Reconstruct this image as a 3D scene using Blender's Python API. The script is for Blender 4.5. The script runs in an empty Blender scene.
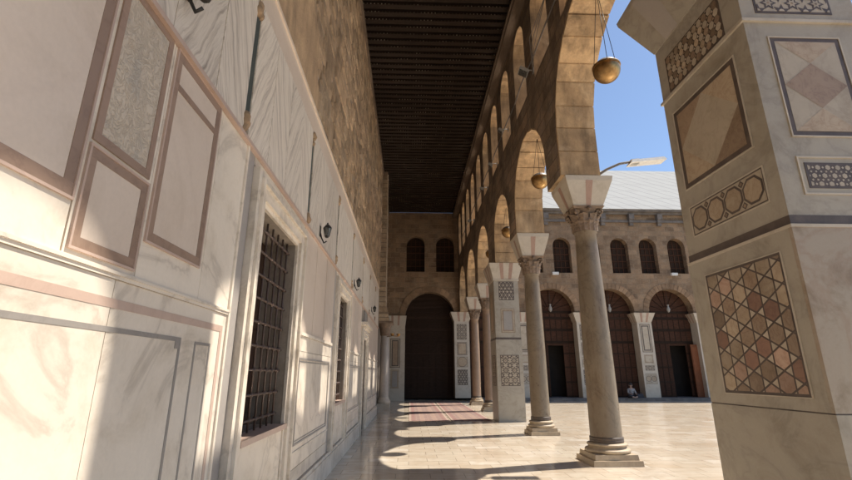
import bpy, bmesh, math, random
from mathutils import Vector, Matrix
random.seed(7)
PI = math.pi
sc = bpy.context.scene
C = sc.collection

# ------------------------------------------------------------------ materials
class NT:
    def __init__(s, name):
        s.m = bpy.data.materials.new(name); s.m.use_nodes = True
        s.t = s.m.node_tree; s.t.nodes.clear()
        s.out = s.t.nodes.new('ShaderNodeOutputMaterial')
        s.b = s.t.nodes.new('ShaderNodeBsdfPrincipled')
        s.t.links.new(s.b.outputs[0], s.out.inputs[0])
    def n(s, typ, **kw):
        nd = s.t.nodes.new(typ)
        for k, v in kw.items():
            if k == 'ins':
                for a, b in v.items():
                    if isinstance(b, bpy.types.NodeSocket): s.t.links.new(b, nd.inputs[a])
                    else: nd.inputs[a].default_value = b
            else: setattr(nd, k, v)
        return nd
    def link(s, a, b): s.t.links.new(a, b)
    def coord(s): return s.n('ShaderNodeTexCoord').outputs['Object']
    def math(s, op, a, b=0.0, c=0.0):
        return s.n('ShaderNodeMath', operation=op, ins={0: a, 1: b, 2: c}).outputs[0]
    def noise(s, vec, scale, detail=4, rough=.55, dist=0):
        return s.n('ShaderNodeTexNoise', ins={'Vector': vec, 'Scale': scale, 'Detail': detail, 'Roughness': rough, 'Distortion': dist}).outputs[0]
    def ramp(s, fac, stops):
        r = s.n('ShaderNodeValToRGB', ins={0: fac}); e = r.color_ramp.elements
        while len(e) < len(stops): e.new(.5)
        for i, (p, c) in enumerate(stops):
            e[i].position = p; e[i].color = (*c, 1) if len(c) == 3 else c
        return r.outputs[0]
    def mix(s, fac, a, b, mode='MIX'):
        nd = s.n('ShaderNodeMix', data_type='RGBA', blend_type=mode)
        for i, v in ((0, fac), (6, a), (7, b)):
            if isinstance(v, bpy.types.NodeSocket): s.t.links.new(v, nd.inputs[i])
            else: nd.inputs[i].default_value = v if i == 0 else ((*v, 1) if len(v) == 3 else v)
        return nd.outputs[2]
    def val(s, fac, lo, hi):       # map 0..1 to lo..hi
        return s.n('ShaderNodeMapRange', ins={0: fac, 1: 0., 2: 1., 3: lo, 4: hi}).outputs[0]
    def scalecol(s, col, f):
        return s.mix(1.0, col, s.n('ShaderNodeCombineColor', ins={0: f, 1: f, 2: f}).outputs[0], 'MULTIPLY')
    def swz(s, plane):             # 'yz' 'xz' 'xy' -> vector in that plane
        x = s.n('ShaderNodeSeparateXYZ', ins={0: s.coord()}).outputs
        ix = {'x': 0, 'y': 1, 'z': 2}
        return s.n('ShaderNodeCombineXYZ', ins={0: x[ix[plane[0]]], 1: x[ix[plane[1]]]}).outputs[0]
    def bump(s, h, strength=.3, dist=.02):
        b = s.n('ShaderNodeBump', ins={'Height': h, 'Strength': strength, 'Distance': dist})
        s.link(b.outputs[0], s.b.inputs['Normal'])
    def done(s, col, rough=.6, metal=0., spec=.5, ior=1.5):
        if isinstance(col, bpy.types.NodeSocket): s.link(col, s.b.inputs['Base Color'])
        else: s.b.inputs['Base Color'].default_value = (*col, 1)
        if isinstance(rough, bpy.types.NodeSocket): s.link(rough, s.b.inputs['Roughness'])
        else: s.b.inputs['Roughness'].default_value = rough
        s.b.inputs['Metallic'].default_value = metal
        s.b.inputs['Specular IOR Level'].default_value = spec
        s.b.inputs['IOR'].default_value = ior
        return s.m

def island(t): return t.n('ShaderNodeNewGeometry').outputs['Random Per Island']

def stone(name, c1, c2, scale=3., rough=.7, bump=.3, isl=.0, fine=30., c3=None, bd=.01, dirt=.0):
    t = NT(name); v = t.coord()
    n1 = t.noise(v, scale, 6, .6); n2 = t.noise(v, fine, 4, .6)
    col = t.mix(t.ramp(n1, [(.35, (0, 0, 0)), (.65, (1, 1, 1))]), c1, c2)
    if c3: col = t.mix(t.ramp(t.noise(v, scale*.45, 5, .65, .6), [(.52, (0, 0, 0)), (.68, (1, 1, 1))]), col, c3)
    col = t.scalecol(col, t.val(n2, .82, 1.18))
    if dirt:
        d = t.ramp(t.noise(t.n('ShaderNodeVectorMath', operation='MULTIPLY', ins={0: v, 1: (2.2, 2.2, .5)}).outputs[0], 1.4, 6, .65), [(.45, (1, 1, 1)), (.72, (1-dirt,)*3)])
        col = t.mix(1., col, d, 'MULTIPLY')
    if isl: col = t.scalecol(col, t.val(island(t), 1-isl, 1+isl))
    t.bump(t.mix(.5, n1, n2), bump, bd)
    return t.done(col, t.val(n2, rough-.08, rough+.1))

def colstone(name, c1, c2, scale, rough, bump, c3, dirt):
    t = NT(name); v = t.coord()
    rnd = t.n('ShaderNodeObjectInfo').outputs['Random']
    v = t.n('ShaderNodeVectorMath', operation='ADD', ins={0: v, 1: t.n('ShaderNodeCombineXYZ', ins={0: t.math('MULTIPLY', rnd, 20.)}).outputs[0]}).outputs[0]
    n = t.noise(v, 1.1, 7, .65, .8); f = t.noise(v, 26, 5, .7)
    col = t.mix(t.ramp(n, [(.38, (0, 0, 0)), (.62, (1, 1, 1))]), c1, c3)
    r = t.math('ABSOLUTE', t.math('SUBTRACT', t.noise(v, .9, 7, .62, 1.6), .5))
    col = t.mix(t.math('MULTIPLY', t.ramp(r, [(0, (1, 1, 1)), (.02, (0, 0, 0))]), .55), col, c2)
    st = t.ramp(t.noise(t.n('ShaderNodeVectorMath', operation='MULTIPLY', ins={0: v, 1: (3., 3., .8)}).outputs[0], 1.3, 7, .7), [(.52, (1, 1, 1)), (.68, (.55, .42, .32))])
    col = t.mix(.8, col, st, 'MULTIPLY')
    sp = t.ramp(t.noise(v, 7, 3, .6), [(.66, (1, 1, 1)), (.72, (.45, .33, .25))]); col = t.mix(.7, col, sp, 'MULTIPLY')
    col = t.scalecol(col, t.val(f, .86, 1.14)); t.bump(t.mix(.5, n, f), .35, .008)
    return t.done(col, t.val(f, rough-.06, rough+.16))
def marble(name, base, vein, scale=1.2, rough=.35, isl=.06, vs=.5, warm=None, dirt=.0, spec=.5):
    t = NT(name); v = t.coord()
    off = t.n('ShaderNodeCombineXYZ', ins={0: t.math('MULTIPLY', island(t), 17.), 1: t.math('MULTIPLY', island(t), 31.), 2: t.math('MULTIPLY', island(t), 9.)}).outputs[0]
    v2 = t.n('ShaderNodeVectorMath', operation='ADD', ins={0: v, 1: off}).outputs[0]
    n = t.noise(v2, scale, 8, .6, 1.2)
    r = t.math('ABSOLUTE', t.math('SUBTRACT', n, .5))
    vm = t.ramp(r, [(.0, (1, 1, 1)), (.035, (.25, .25, .25)), (.12, (0, 0, 0))])
    cloud = t.noise(v2, scale*.7, 5, .6)
    col = t.mix(t.val(cloud, 0, .75), base, warm or vein)
    col = t.mix(t.math('MULTIPLY', vm, vs), col, vein)
    fine = t.noise(v, 45., 3, .6)
    col = t.scalecol(col, t.val(fine, .94, 1.06))
    if dirt:
        d = t.ramp(t.noise(v, 2.6, 7, .7, .4), [(.5, (1, 1, 1)), (.75, (1-dirt, 1-dirt*1.15, 1-dirt*1.4))])
        col = t.mix(1., col, d, 'MULTIPLY')
    if isl: col = t.scalecol(col, t.val(island(t), 1-isl, 1+isl))
    t.bump(t.mix(.5, t.noise(v, 9., 4, .6), fine), .12, .004)
    return t.done(col, t.val(t.noise(v, 5., 5, .6), rough-.06, rough+.14), spec=spec)

def masonry(name, plane, c1, c2, mort, bw=.55, bh=.3, rough=.85, ms=.012, c3=None, bump=.7, dirt=.35):
    t = NT(name); v = t.swz(plane)
    w = t.n('ShaderNodeVectorMath', operation='MULTIPLY_ADD', ins={0: t.n('ShaderNodeTexNoise', ins={'Vector': v, 'Scale': 2.3}).outputs[1], 1: (.07, .07, 0), 2: v}).outputs[0]
    b = t.n('ShaderNodeTexBrick', offset=.5, ins={'Vector': w, 'Color1': (0, 0, 0, 1), 'Color2': (1, 1, 1, 1), 'Mortar': (.5, .5, .5, 1), 'Scale': 1., 'Mortar Size': ms, 'Mortar Smooth': .3, 'Bias': 0., 'Brick Width': bw, 'Row Height': bh})
    v3 = t.coord(); n1 = t.noise(v3, 1.1, 6, .65); n2 = t.noise(v3, 14, 6, .7)
    bc = t.mix(b.outputs[0], c1, c2)
    if c3: bc = t.mix(t.ramp(t.noise(v3, 2.1, 5, .7), [(.48, (0, 0, 0)), (.62, (1, 1, 1))]), bc, c3)
    bc = t.scalecol(bc, t.val(n2, .55, 1.45))
    bc = t.mix(1., bc, t.ramp(n1, [(.35, (1-dirt,)*3), (.6, (1.0,)*3)]), 'MULTIPLY')
    col = t.mix(t.math('MULTIPLY', b.outputs[1], .8), bc, mort)
    h = t.math('SUBTRACT', t.math('ADD', t.math('MULTIPLY', n2, .7), t.math('MULTIPLY', t.noise(v3, 4, 4, .6), .6)), t.math('MULTIPLY', b.outputs[1], .8))
    t.bump(h, bump, .03)
    return t.done(col, rough)

M = {}
M['wallmarble'] = marble('wall_marble', (0.790, 0.706, 0.590), (0.437, 0.371, 0.300), 1.0, .28, .06, .6, (0.686, 0.597, 0.490), dirt=.2)
M['panelmarble'] = marble('panel_marble', (.68, .575, .475), (.52, .41, .33), .8, .3, .04, .2, (.58, .47, .38), dirt=.1)
M['greymarble'] = marble('grey_marble', (.42, .38, .34), (.25, .22, .2), 1.5, .4, .05, .3)
M['brownstrip'] = marble('brown_marble_strip', (0.306, 0.212, 0.153), (0.187, 0.119, 0.085), 2.5, .35, .12, .4, (0.289, 0.191, 0.140))
M['pinkstrip'] = marble('pink_marble_strip', (.58, .44, .36), (.4, .28, .22), 2.5, .35, .1, .3)
M['greystrip'] = marble('grey_marble_strip', (.34, .31, .28), (.2, .18, .16), 2.5, .35, .1, .3)
M['grout'] = stone('grout', (.30, .25, .2), (.22, .18, .14), 6, .9)
M['flower'] = None
M['blocks'] = stone('rough_stone_blocks', (0.398, 0.280, 0.175), (0.272, 0.190, 0.119), 1.6, .9, 1.0, isl=.3, fine=18., c3=(0.344, 0.263, 0.179), dirt=.5, bd=.03)
M['piermarble'] = marble('pier_marble', (0.397, 0.355, 0.290), (0.243, 0.215, 0.174), 1.3, .38, .05, .5, (0.324, 0.289, 0.233), dirt=.25)
M['pierstain'] = marble('pier_stained_marble', (0.380, 0.327, 0.258), (0.274, 0.175, 0.114), .9, .42, .0, .45, (0.319, 0.262, 0.201), dirt=.45)
M['palemarble'] = marble('pale_marble', (0.533, 0.473, 0.387), (0.396, 0.344, 0.275), 2., .4, .05, .3, (0.464, 0.404, 0.327), dirt=.25)
M['redstripe'] = marble('red_marble_stripe', (.40, .27, .2), (.26, .15, .12), 3., .4, .08, .4)
M['darkline'] = stone('dark_inlay', (.07, .05, .04), (.11, .08, .065), 8, .45, .1)
M['inl_pale'] = marble('pale_inlay', (0.468, 0.404, 0.310), (0.323, 0.264, 0.196), 4., .36, .16, .5, dirt=.3)
M['inl_brown'] = marble('brown_inlay', (0.297, 0.216, 0.147), (0.187, 0.120, 0.081), 7., .34, .3, .7, (0.204, 0.143, 0.090), dirt=.3)
M['inl_ochre'] = marble('ochre_inlay', (.45, .37, .265), (.30, .21, .135), 6., .34, .22, .7, dirt=.3)
M['inl_red'] = marble('red_inlay', (.28, .155, .1), (.17, .09, .065), 7., .38, .2, .6)
M['shaft'] = colstone('column_shaft_stone', (0.177, 0.134, 0.089), (0.121, 0.092, 0.060), 1.6, .36, .15, c3=(0.208, 0.159, 0.105), dirt=.35)
M['pinkshaft'] = stone('pink_granite_shaft', (0.281, 0.191, 0.132), (0.212, 0.145, 0.098), 2.5, .4, .15, fine=60)
M['base'] = stone('column_base_stone', (0.493, 0.391, 0.264), (0.408, 0.315, 0.212), 2.5, .55, .3, dirt=.3)
M['capital'] = stone('carved_capital_stone', (.27, .19, .13), (.17, .12, .085), 7., .75, .5, dirt=.3)
M['iron'] = stone('iron_band', (.07, .055, .045), (.12, .085, .06), 12, .5, .3)
M['soffit'] = stone('voussoir_stone', (0.535, 0.363, 0.199), (0.351, 0.235, 0.130), 2.4, .85, 1.0, isl=.26, c3=(0.598, 0.431, 0.259), dirt=.6, bd=.02)
M['arcade'] = masonry('arcade_wall_masonry', 'yz', (0.351, 0.245, 0.157), (0.165, 0.118, 0.078), (0.103, 0.073, 0.051), .58, .34, ms=.016, c3=(0.278, 0.211, 0.157), dirt=.5, bump=.7)
M['oldwall'] = masonry('old_wall_masonry', 'yz', (.54, .41, .28), (.30, .215, .14), (.20, .15, .105), .46, .25, ms=.02, c3=(.44, .35, .25), dirt=.4, bump=1.2)
M['plasterwall'] = stone('rough_lime_plaster', (0.464, 0.319, 0.189), (0.340, 0.230, 0.139), 2.2, .9, 1., c3=(0.258, 0.167, 0.101), dirt=.5, bd=.03)
M['facade'] = masonry('facade_masonry', 'xz', (0.342, 0.229, 0.138), (0.192, 0.125, 0.075), (0.316, 0.233, 0.153), .62, .33, ms=.014, c3=(0.281, 0.204, 0.134), dirt=.35, bump=.9)
M['facade_vous'] = stone('facade_voussoirs', (0.325, 0.217, 0.130), (0.228, 0.146, 0.086), 3, .85, .5, isl=.25, dirt=.3)
M['greystone'] = stone('grey_cornice_stone', (.20, .175, .155), (.13, .115, .105), 3, .8, .4, dirt=.3)
M['brass'] = None
M['blackmetal'] = stone('black_iron', (.018, .016, .015), (.03, .026, .022), 20, .5, .2)
M['rustmetal'] = stone('rusty_iron_bars', (.10, .058, .04), (.06, .038, .028), 20, .55, .3)
M['glass'] = None
M['whitepaint'] = stone('white_paint', (.7, .7, .68), (.6, .6, .58), 10, .5, .05)
M['greypaint'] = stone('grey_paint', (.32, .31, .29), (.25, .24, .22), 10, .5, .05)
M['darkslot'] = stone('dark_slot_back', (.03, .038, .034), (.055, .062, .052), 5, .7)

def wood(name, c1, c2, plane='xz', along=0, rough=.6, plank=.2):
    t = NT(name); v = t.coord()
    s = [3., 3., 3.]; s[along] = .5
    vv = t.n('ShaderNodeVectorMath', operation='MULTIPLY', ins={0: v, 1: [x*4 for x in s]}).outputs[0]
    n = t.noise(vv, 2., 6, .65, .5)
    col = t.mix(t.ramp(n, [(.3, (0, 0, 0)), (.7, (1, 1, 1))]), c1, c2)
    col = t.scalecol(col, t.val(island(t), .75, 1.25))
    t.bump(n, .3, .006)
    return t.done(col, rough, spec=.15)
M['darkwood'] = wood('dark_carved_wood', (.04, .024, .016), (.022, .013, .009), along=0, rough=.75)
M['screenwood'] = wood('screen_wood', (.085, .04, .024), (.042, .02, .013), along=0, rough=.75)
M['redwood'] = wood('red_brown_door_wood', (.22, .085, .04), (.14, .055, .028), along=2)
M['beam'] = wood('ceiling_beam_wood', (.036, .024, .017), (.02, .0135, .01), along=0, rough=.85)
M['platewood'] = wood('wall_plate_wood', (.17, .125, .09), (.1, .075, .055), along=1, rough=.8)
M['shutter'] = wood('shutter_wood', (.09, .05, .034), (.05, .03, .022), along=2)
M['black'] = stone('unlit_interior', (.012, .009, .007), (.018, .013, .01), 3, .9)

def m_boards():
    t = NT('painted_ceiling_boards'); x = t.n('ShaderNodeSeparateXYZ', ins={0: t.coord()}).outputs
    px = t.math('PINGPONG', x[0], .055); py = t.math('PINGPONG', t.math('ADD', x[1], .15), .15)
    d = t.math('MULTIPLY', t.math('LESS_THAN', px, .020), t.math('LESS_THAN', py, .035))
    k = t.ramp(t.noise(t.coord(), .9, 3, .6), [(.42, (0, 0, 0)), (.55, (1, 1, 1))])
    d = t.math('MULTIPLY', d, k)
    n = t.noise(t.coord(), 6, 5, .6)
    base = t.mix(n, (.05, .032, .022), (.028, .019, .014))
    return t.done(t.mix(d, base, (.2, .16, .12)), .8)
M['boards'] = m_boards()

def m_dots():
    t = NT('worn_painted_dots'); x = t.n('ShaderNodeSeparateXYZ', ins={0: t.coord()}).outputs
    rnd = t.n('ShaderNodeObjectInfo').outputs['Random']
    n = t.noise(t.n('ShaderNodeCombineXYZ', ins={0: x[0], 1: t.math('MULTIPLY', rnd, 60.)}).outputs[0], 1.3, 4, .7)
    return t.done(t.mix(t.ramp(n, [(.5, (0, 0, 0)), (.6, (1, 1, 1))]), (.036, .024, .017), (.30, .25, .19)), .8)
M['dots'] = m_dots()
def m_flower():
    t = NT('carved_relief_marble'); v = t.coord()
    wp = t.n('ShaderNodeVectorMath', operation='MULTIPLY_ADD', ins={0: t.n('ShaderNodeTexNoise', ins={'Vector': v, 'Scale': 7., 'Detail': 3.}).outputs[1], 1: (.22, .22, .22), 2: v}).outputs[0]
    n = t.noise(wp, 15, 3, .5, 2.2)
    r = t.ramp(t.math('ABSOLUTE', t.math('SUBTRACT', n, .5)), [(0, (0, 0, 0)), (.05, (.7, .7, .7)), (.12, (1, 1, 1))])
    base = t.mix(t.noise(v, 3, 4), (.62, .53, .42), (.50, .43, .35))
    base = t.mix(t.ramp(t.noise(v, 4.2, 4), [(.52, (0, 0, 0)), (.6, (.55, .55, .55))]), base, (.40, .37, .33))
    col = t.mix(t.math('MULTIPLY', t.math('SUBTRACT', 1., r), .45), base, (.34, .27, .2))
    t.bump(r, .55, .008)
    return t.done(col, .5)
M['flower'] = m_flower()

def m_chevron():
    t = NT('book_matched_veined_marble'); x = t.n('ShaderNodeSeparateXYZ', ins={0: t.coord()}).outputs
    pp = t.math('PINGPONG', t.math('SUBTRACT', x[1], CH0), CHW)
    nz = t.noise(t.coord(), 1.6, 4, .6)
    ph = t.math('ADD', t.math('ADD', t.math('MULTIPLY', pp, 1.25), t.math('MULTIPLY', x[2], .62)), t.math('ADD', t.math('MULTIPLY', nz, .22), t.math('MULTIPLY', island(t), .5)))
    a = t.noise(t.n('ShaderNodeCombineXYZ', ins={0: t.math('MULTIPLY', ph, 9.), 1: t.math('MULTIPLY', x[2], .5), 2: t.math('MULTIPLY', pp, .9)}).outputs[0], 1.5, 7, .68)
    col = t.ramp(a, [(.3, (.30, .25, .205)), (.42, (.52, .45, .375)), (.52, (.70, .625, .53)), (.6, (.60, .525, .44)), (.72, (.40, .335, .275))])
    col = t.scalecol(col, t.val(island(t), .93, 1.05))
    t.bump(a, .15, .004)
    return t.done(col, .42)
CH0, CHW = 3.35, .5875
M['chevron'] = m_chevron()

def m_brass():
    t = NT('aged_brass'); v = t.coord(); n = t.noise(v, 9, 6, .7)
    return t.done(t.mix(t.ramp(n, [(.35, (0, 0, 0)), (.7, (1, 1, 1))]), (.50, .31, .13), (.22, .135, .06)), t.val(n, .25, .55), metal=1.)
M['brass'] = m_brass()
def m_glass():
    t = NT('lantern_glass'); t.b.inputs['Transmission Weight'].default_value = .6
    return t.done((.20, .20, .19), .2)
M['glass'] = m_glass()

def m_floor(polished):
    t = NT('polished_marble_paving' if polished else 'cream_marble_paving'); v = t.swz('xy')
    def br(bw, bh, off, ms=.006):
        return t.n('ShaderNodeTexBrick', offset=off, ins={'Vector': v, 'Color1': (0, 0, 0, 1), 'Color2': (1, 1, 1, 1), 'Mortar': (.5, .5, .5, 1), 'Scale': 1., 'Mortar Size': ms, 'Mortar Smooth': .1, 'Bias': 0., 'Brick Width': bw, 'Row Height': bh})
    b = br(.56, .36, .37)
    v3 = t.coord(); n = t.noise(v3, 2.2, 7, .65, .8); nn = t.noise(v3, .35, 4, .6)
    if polished:
        col = t.ramp(b.outputs[0], [(0, (.54, .45, .34)), (.35, (.66, .585, .475)), (.7, (.58, .49, .38)), (1, (.72, .65, .55))])
        col = t.mix(t.ramp(n, [(.45, (0, 0, 0)), (.75, (.7, .7, .7))]), col, (.46, .37, .27))
    else:
        col = t.ramp(b.outputs[0], [(0, (.54, .45, .34)), (.35, (.66, .585, .475)), (.7, (.58, .49, .38)), (1, (.72, .65, .55))])
        col = t.mix(t.ramp(n, [(.45, (0, 0, 0)), (.75, (.7, .7, .7))]), col, (.48, .375, .26))
        col = t.scalecol(col, t.val(nn, .82, 1.1))
    st = t.noise(t.n('ShaderNodeVectorMath', operation='MULTIPLY', ins={0: v3, 1: (1.2, 4.5, 1)}).outputs[0], 1.6, 6, .7, .5)
    col = t.mix(t.ramp(st, [(.5, (0, 0, 0)), (.72, (.6, .6, .6))]), col, (.40, .29, .19))
    col = t.mix(t.math('MULTIPLY', b.outputs[1], .65), col, (.22, .165, .11))
    t.bump(t.math('ADD', t.math('MULTIPLY', t.noise(v3, 1.5, 3, .5), 1.0), t.math('MULTIPLY', b.outputs[1], -.5)), .06 if polished else .12, .004)
    m = t.done(col, t.val(n, .08, .19) if polished else t.val(n, .1, .25))
    t.b.inputs['IOR'].default_value = FL_IOR if polished else 1.7
    return m
FL_IOR = 2.1
M['paving'] = m_floor(False)
M['polished'] = m_floor(True)

def m_roof():
    t = NT('lead_sheet_roof'); x = t.n('ShaderNodeSeparateXYZ', ins={0: t.coord()}).outputs
    u = t.math('ADD', x[0], t.math('MULTIPLY', x[1], 1.0)); 
    a = t.math('PINGPONG', u, .55); l1 = t.math('LESS_THAN', a, .035)
    b = t.math('PINGPONG', x[1], .6); l2 = t.math('LESS_THAN', b, .02)
    n = t.noise(t.coord(), 1.2, 5, .6)
    col = t.mix(n, (.40, .40, .385), (.33, .33, .32))
    col = t.mix(t.math('MAXIMUM', l1, t.math('MULTIPLY', l2, .6)), col, (.23, .23, .225))
    t.bump(t.math('MULTIPLY', l1, 1.), .4, .03)
    return t.done(col, .95, spec=.08)
M['roof'] = m_roof()

def m_rug():
    t = NT('woven_red_carpet'); x = t.n('ShaderNodeSeparateXYZ', ins={0: t.coord()}).outputs
    def frame(lo, hi):
        ax = t.math('ABSOLUTE', x[0]); ay = t.math('ABSOLUTE', x[1])
        d = t.math('MAXIMUM', t.math('SUBTRACT', ax, .60), t.math('SUBTRACT', ay, 1.75))   # distance beyond inner rect
        return t.math('MULTIPLY', t.math('GREATER_THAN', d, lo), t.math('LESS_THAN', d, hi))
    v = t.n('ShaderNodeTexVoronoi', feature='F1', distance='MANHATTAN', ins={'Vector': t.coord(), 'Scale': 7., 'Randomness': 0.}).outputs['Distance']
    w = t.n('ShaderNodeTexVoronoi', feature='F1', distance='MANHATTAN', ins={'Vector': t.coord(), 'Scale': 2.2, 'Randomness': .0}).outputs['Distance']
    col = t.mix(t.math('LESS_THAN', v, .3), (.24, .16, .125), (.30, .215, .175))
    col = t.mix(t.math('MULTIPLY', t.math('LESS_THAN', w, .42), t.math('GREATER_THAN', w, .3)), col, (.08, .05, .07))
    col = t.mix(frame(-.12, .0), col, (.20, .11, .095)); col = t.mix(frame(.05, .07), col, (.40, .33, .27)); col = t.scalecol(col, t.val(t.noise(t.coord(), 5., 5, .7), .7, 1.3))
    t.bump(t.noise(t.coord(), 80, 2), .4, .004)
    return t.done(col, .95)
M['rug'] = m_rug()

# ------------------------------------------------------------------ mesh helpers
class MB:
    def __init__(s): s.v = []; s.f = []; s.m = []; s.sm = []
    def add(s, vs, fs, mi=0, smooth=False):
        k = len(s.v); s.v += [tuple(p) for p in vs]
        for f in fs: s.f.append([i+k for i in f]); s.m.append(mi); s.sm.append(smooth)
    def box(s, x0, x1, y0, y1, z0, z1, mi=0):
        if x0 > x1: x0, x1 = x1, x0
        if y0 > y1: y0, y1 = y1, y0
        if z0 > z1: z0, z1 = z1, z0
        v = [(x0,y0,z0),(x1,y0,z0),(x1,y1,z0),(x0,y1,z0),(x0,y0,z1),(x1,y0,z1),(x1,y1,z1),(x0,y1,z1)]
        s.add(v, [(0,3,2,1),(4,5,6,7),(0,1,5,4),(1,2,6,5),(2,3,7,6),(3,0,4,7)], mi)
    def frustum(s, cx, cy, z0, z1, a0, b0, a1, b1, mi=0):
        v = []
        for z, a, b in ((z0, a0, b0), (z1, a1, b1)):
            v += [(cx-a, cy-b, z), (cx+a, cy-b, z), (cx+a, cy+b, z), (cx-a, cy+b, z)]
        s.add(v, [(0,3,2,1),(4,5,6,7),(0,1,5,4),(1,2,6,5),(2,3,7,6),(3,0,4,7)], mi)
    def lathe(s, prof, n=32, c=(0, 0, 0), mi=0, smooth=True, caps=True):
        v = []; f = []
        for r, z in prof:
            for i in range(n):
                a = 2*PI*i/n; v.append((c[0]+r*math.cos(a), c[1]+r*math.sin(a), c[2]+z))
        for j in range(len(prof)-1):
            for i in range(n):
                i2 = (i+1) % n; f.append((j*n+i, j*n+i2, (j+1)*n+i2, (j+1)*n+i))
        s.add(v, f, mi, smooth)
        if caps:
            s.add(v[:n], [tuple(range(n))[::-1]], mi); s.add(v[-n:], [tuple(range(n))], mi)
    def tube(s, pts, r, n=8, mi=0, smooth=True):
        pts = [Vector(p) for p in pts]; v = []; f = []; up = Vector((0, 0, 1))
        rs = r if isinstance(r, (list, tuple)) else [r]*len(pts)
        for i, p in enumerate(pts):
            d = (pts[min(i+1, len(pts)-1)]-pts[max(i-1, 0)]).normalized()
            u = up if abs(d.z) < .9 else Vector((1, 0, 0))
            a = d.cross(u).normalized(); b = a.cross(d).normalized()
            for k in range(n):
                t = 2*PI*k/n; v.append(p+(a*math.cos(t)+b*math.sin(t))*rs[i])
        for j in range(len(pts)-1):
            for k in range(n):
                k2 = (k+1) % n; f.append((j*n+k, j*n+k2, (j+1)*n+k2, (j+1)*n+k))
        f.append(tuple(range(n))[::-1]); f.append(tuple((len(pts)-1)*n+k for k in range(n)))
        s.add(v, f, mi, smooth)
    def ball(s, c, r, n=12, mi=0, sz=1.):
        m = n//2
        s.lathe([(max(r*math.sin(PI*i/m), 1e-4), -r*sz*math.cos(PI*i/m)) for i in range(m+1)], n, c, mi, True, False)
    def build(s, name, mats, parent=None, origin=None, recalc=True):
        me = bpy.data.meshes.new(name)
        o3 = Vector(origin) if origin is not None else (Vector(parent['_o']) if parent is not None and '_o' in parent else Vector((0, 0, 0)))
        me.from_pydata([tuple(Vector(p)-o3) for p in s.v], [], s.f)
        mats = mats if isinstance(mats, (list, tuple)) else [mats]
        for m in mats: me.materials.append(m)
        for p, mi, sm in zip(me.polygons, s.m, s.sm): p.material_index = mi; p.use_smooth = sm
        if recalc:
            bm = bmesh.new(); bm.from_mesh(me); bmesh.ops.recalc_face_normals(bm, faces=bm.faces); bm.to_mesh(me); bm.free()
        ob = bpy.data.objects.new(name, me); C.objects.link(ob)
        if parent is not None: ob.parent = parent
        elif origin is not None: ob.location = o3
        return ob

def tag(o, label=None, cat=None, group=None, kind=None):
    if label: o['label'] = label
    if cat: o['category'] = cat
    if group: o['group'] = group
    if kind: o['kind'] = kind
    return o
def thing(name, label, cat, loc=(0, 0, 0), group=None):
    o = bpy.data.objects.new(name, None); C.objects.link(o); o.location = loc; o['_o'] = list(map(float, loc))
    o.empty_display_size = .3
    return tag(o, label, cat, group)
def struct(o): o['kind'] = 'structure'; return o
def copy_tree(o, parent=None):
    c = o.copy(); C.objects.link(c)
    if parent is not None: c.parent = parent
    for ch in [x for x in bpy.data.objects if x.parent == o]: copy_tree(ch, c)
    return c

def prism(mb, loops, plane, d0, d1, mi=0, soffit_mi=None):
    """outer loop + hole loops in 2-D, extruded between depth d0 and d1 along the axis normal to plane ('yz' or 'xz')"""
    cu = bpy.data.curves.new('tmp', 'CURVE'); cu.dimensions = '2D'; cu.fill_mode = 'BOTH'
    for lp in loops:
        sp = cu.splines.new('POLY'); sp.points.add(len(lp)-1)
        for p, q in zip(sp.points, lp): p.co = (q[0], q[1], 0, 1)
        sp.use_cyclic_u = True
    cu.extrude = .5
    ob = bpy.data.objects.new('tmp', cu); C.objects.link(ob)
    dg = bpy.context.evaluated_depsgraph_get(); me = bpy.data.meshes.new_from_object(ob.evaluated_get(dg))
    vs = []
    for v in me.vertices:
        t = v.co.z+.5; d = d0+(d1-d0)*t
        vs.append((d, v.co.x, v.co.y) if plane == 'yz' else (v.co.x, d, v.co.y))
    for p in me.polygons:
        side = abs(p.normal.z) < .5
        idx = list(p.vertices); k = len(mb.v)
        mb.v += [vs[i] for i in idx]; mb.f.append([k+i for i in range(len(idx))])
        mb.m.append(soffit_mi if (side and soffit_mi is not None) else mi); mb.sm.append(False)
    bpy.data.objects.remove(ob); bpy.data.curves.remove(cu); bpy.data.meshes.remove(me)

def arc(yc, hs, zc, n=20, a0=PI, a1=0., rise=None):
    rise = rise or hs
    return [(yc+hs*math.cos(a0+(a1-a0)*i/n), zc+rise*math.sin(a0+(a1-a0)*i/n)) for i in range(n+1)]
def archhole(yc, hs, z0, zc, n=14):
    return [(yc-hs, z0)]+arc(yc, hs, zc, n)+[(yc+hs, z0)]

# ------------------------------------------------------------------ inlay patterns (2-D polygons with a material number)
def clip(poly, x0, x1, y0, y1):
    def c(p, ins, inter):
        out = []
        for i in range(len(p)):
            a, b = p[i-1], p[i]
            if ins(b):
                if not ins(a): out.append(inter(a, b))
                out.append(b)
            elif ins(a): out.append(inter(a, b))
        return out
    def ix(v): return lambda a, b: (v, a[1]+(b[1]-a[1])*(v-a[0])/(b[0]-a[0]))
    def iy(v): return lambda a, b: (a[0]+(b[0]-a[0])*(v-a[1])/(b[1]-a[1]), v)
    for ins, it in ((lambda p: p[0] >= x0, ix(x0)), (lambda p: p[0] <= x1, ix(x1)), (lambda p: p[1] >= y0, iy(y0)), (lambda p: p[1] <= y1, iy(y1))):
        if len(poly) < 3: return []
        poly = c(poly, ins, it)
    return poly
def ngon(cx, cy, r, n, a0=0.): return [(cx+r*math.cos(a0+2*PI*i/n), cy+r*math.sin(a0+2*PI*i/n)) for i in range(n)]
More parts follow.
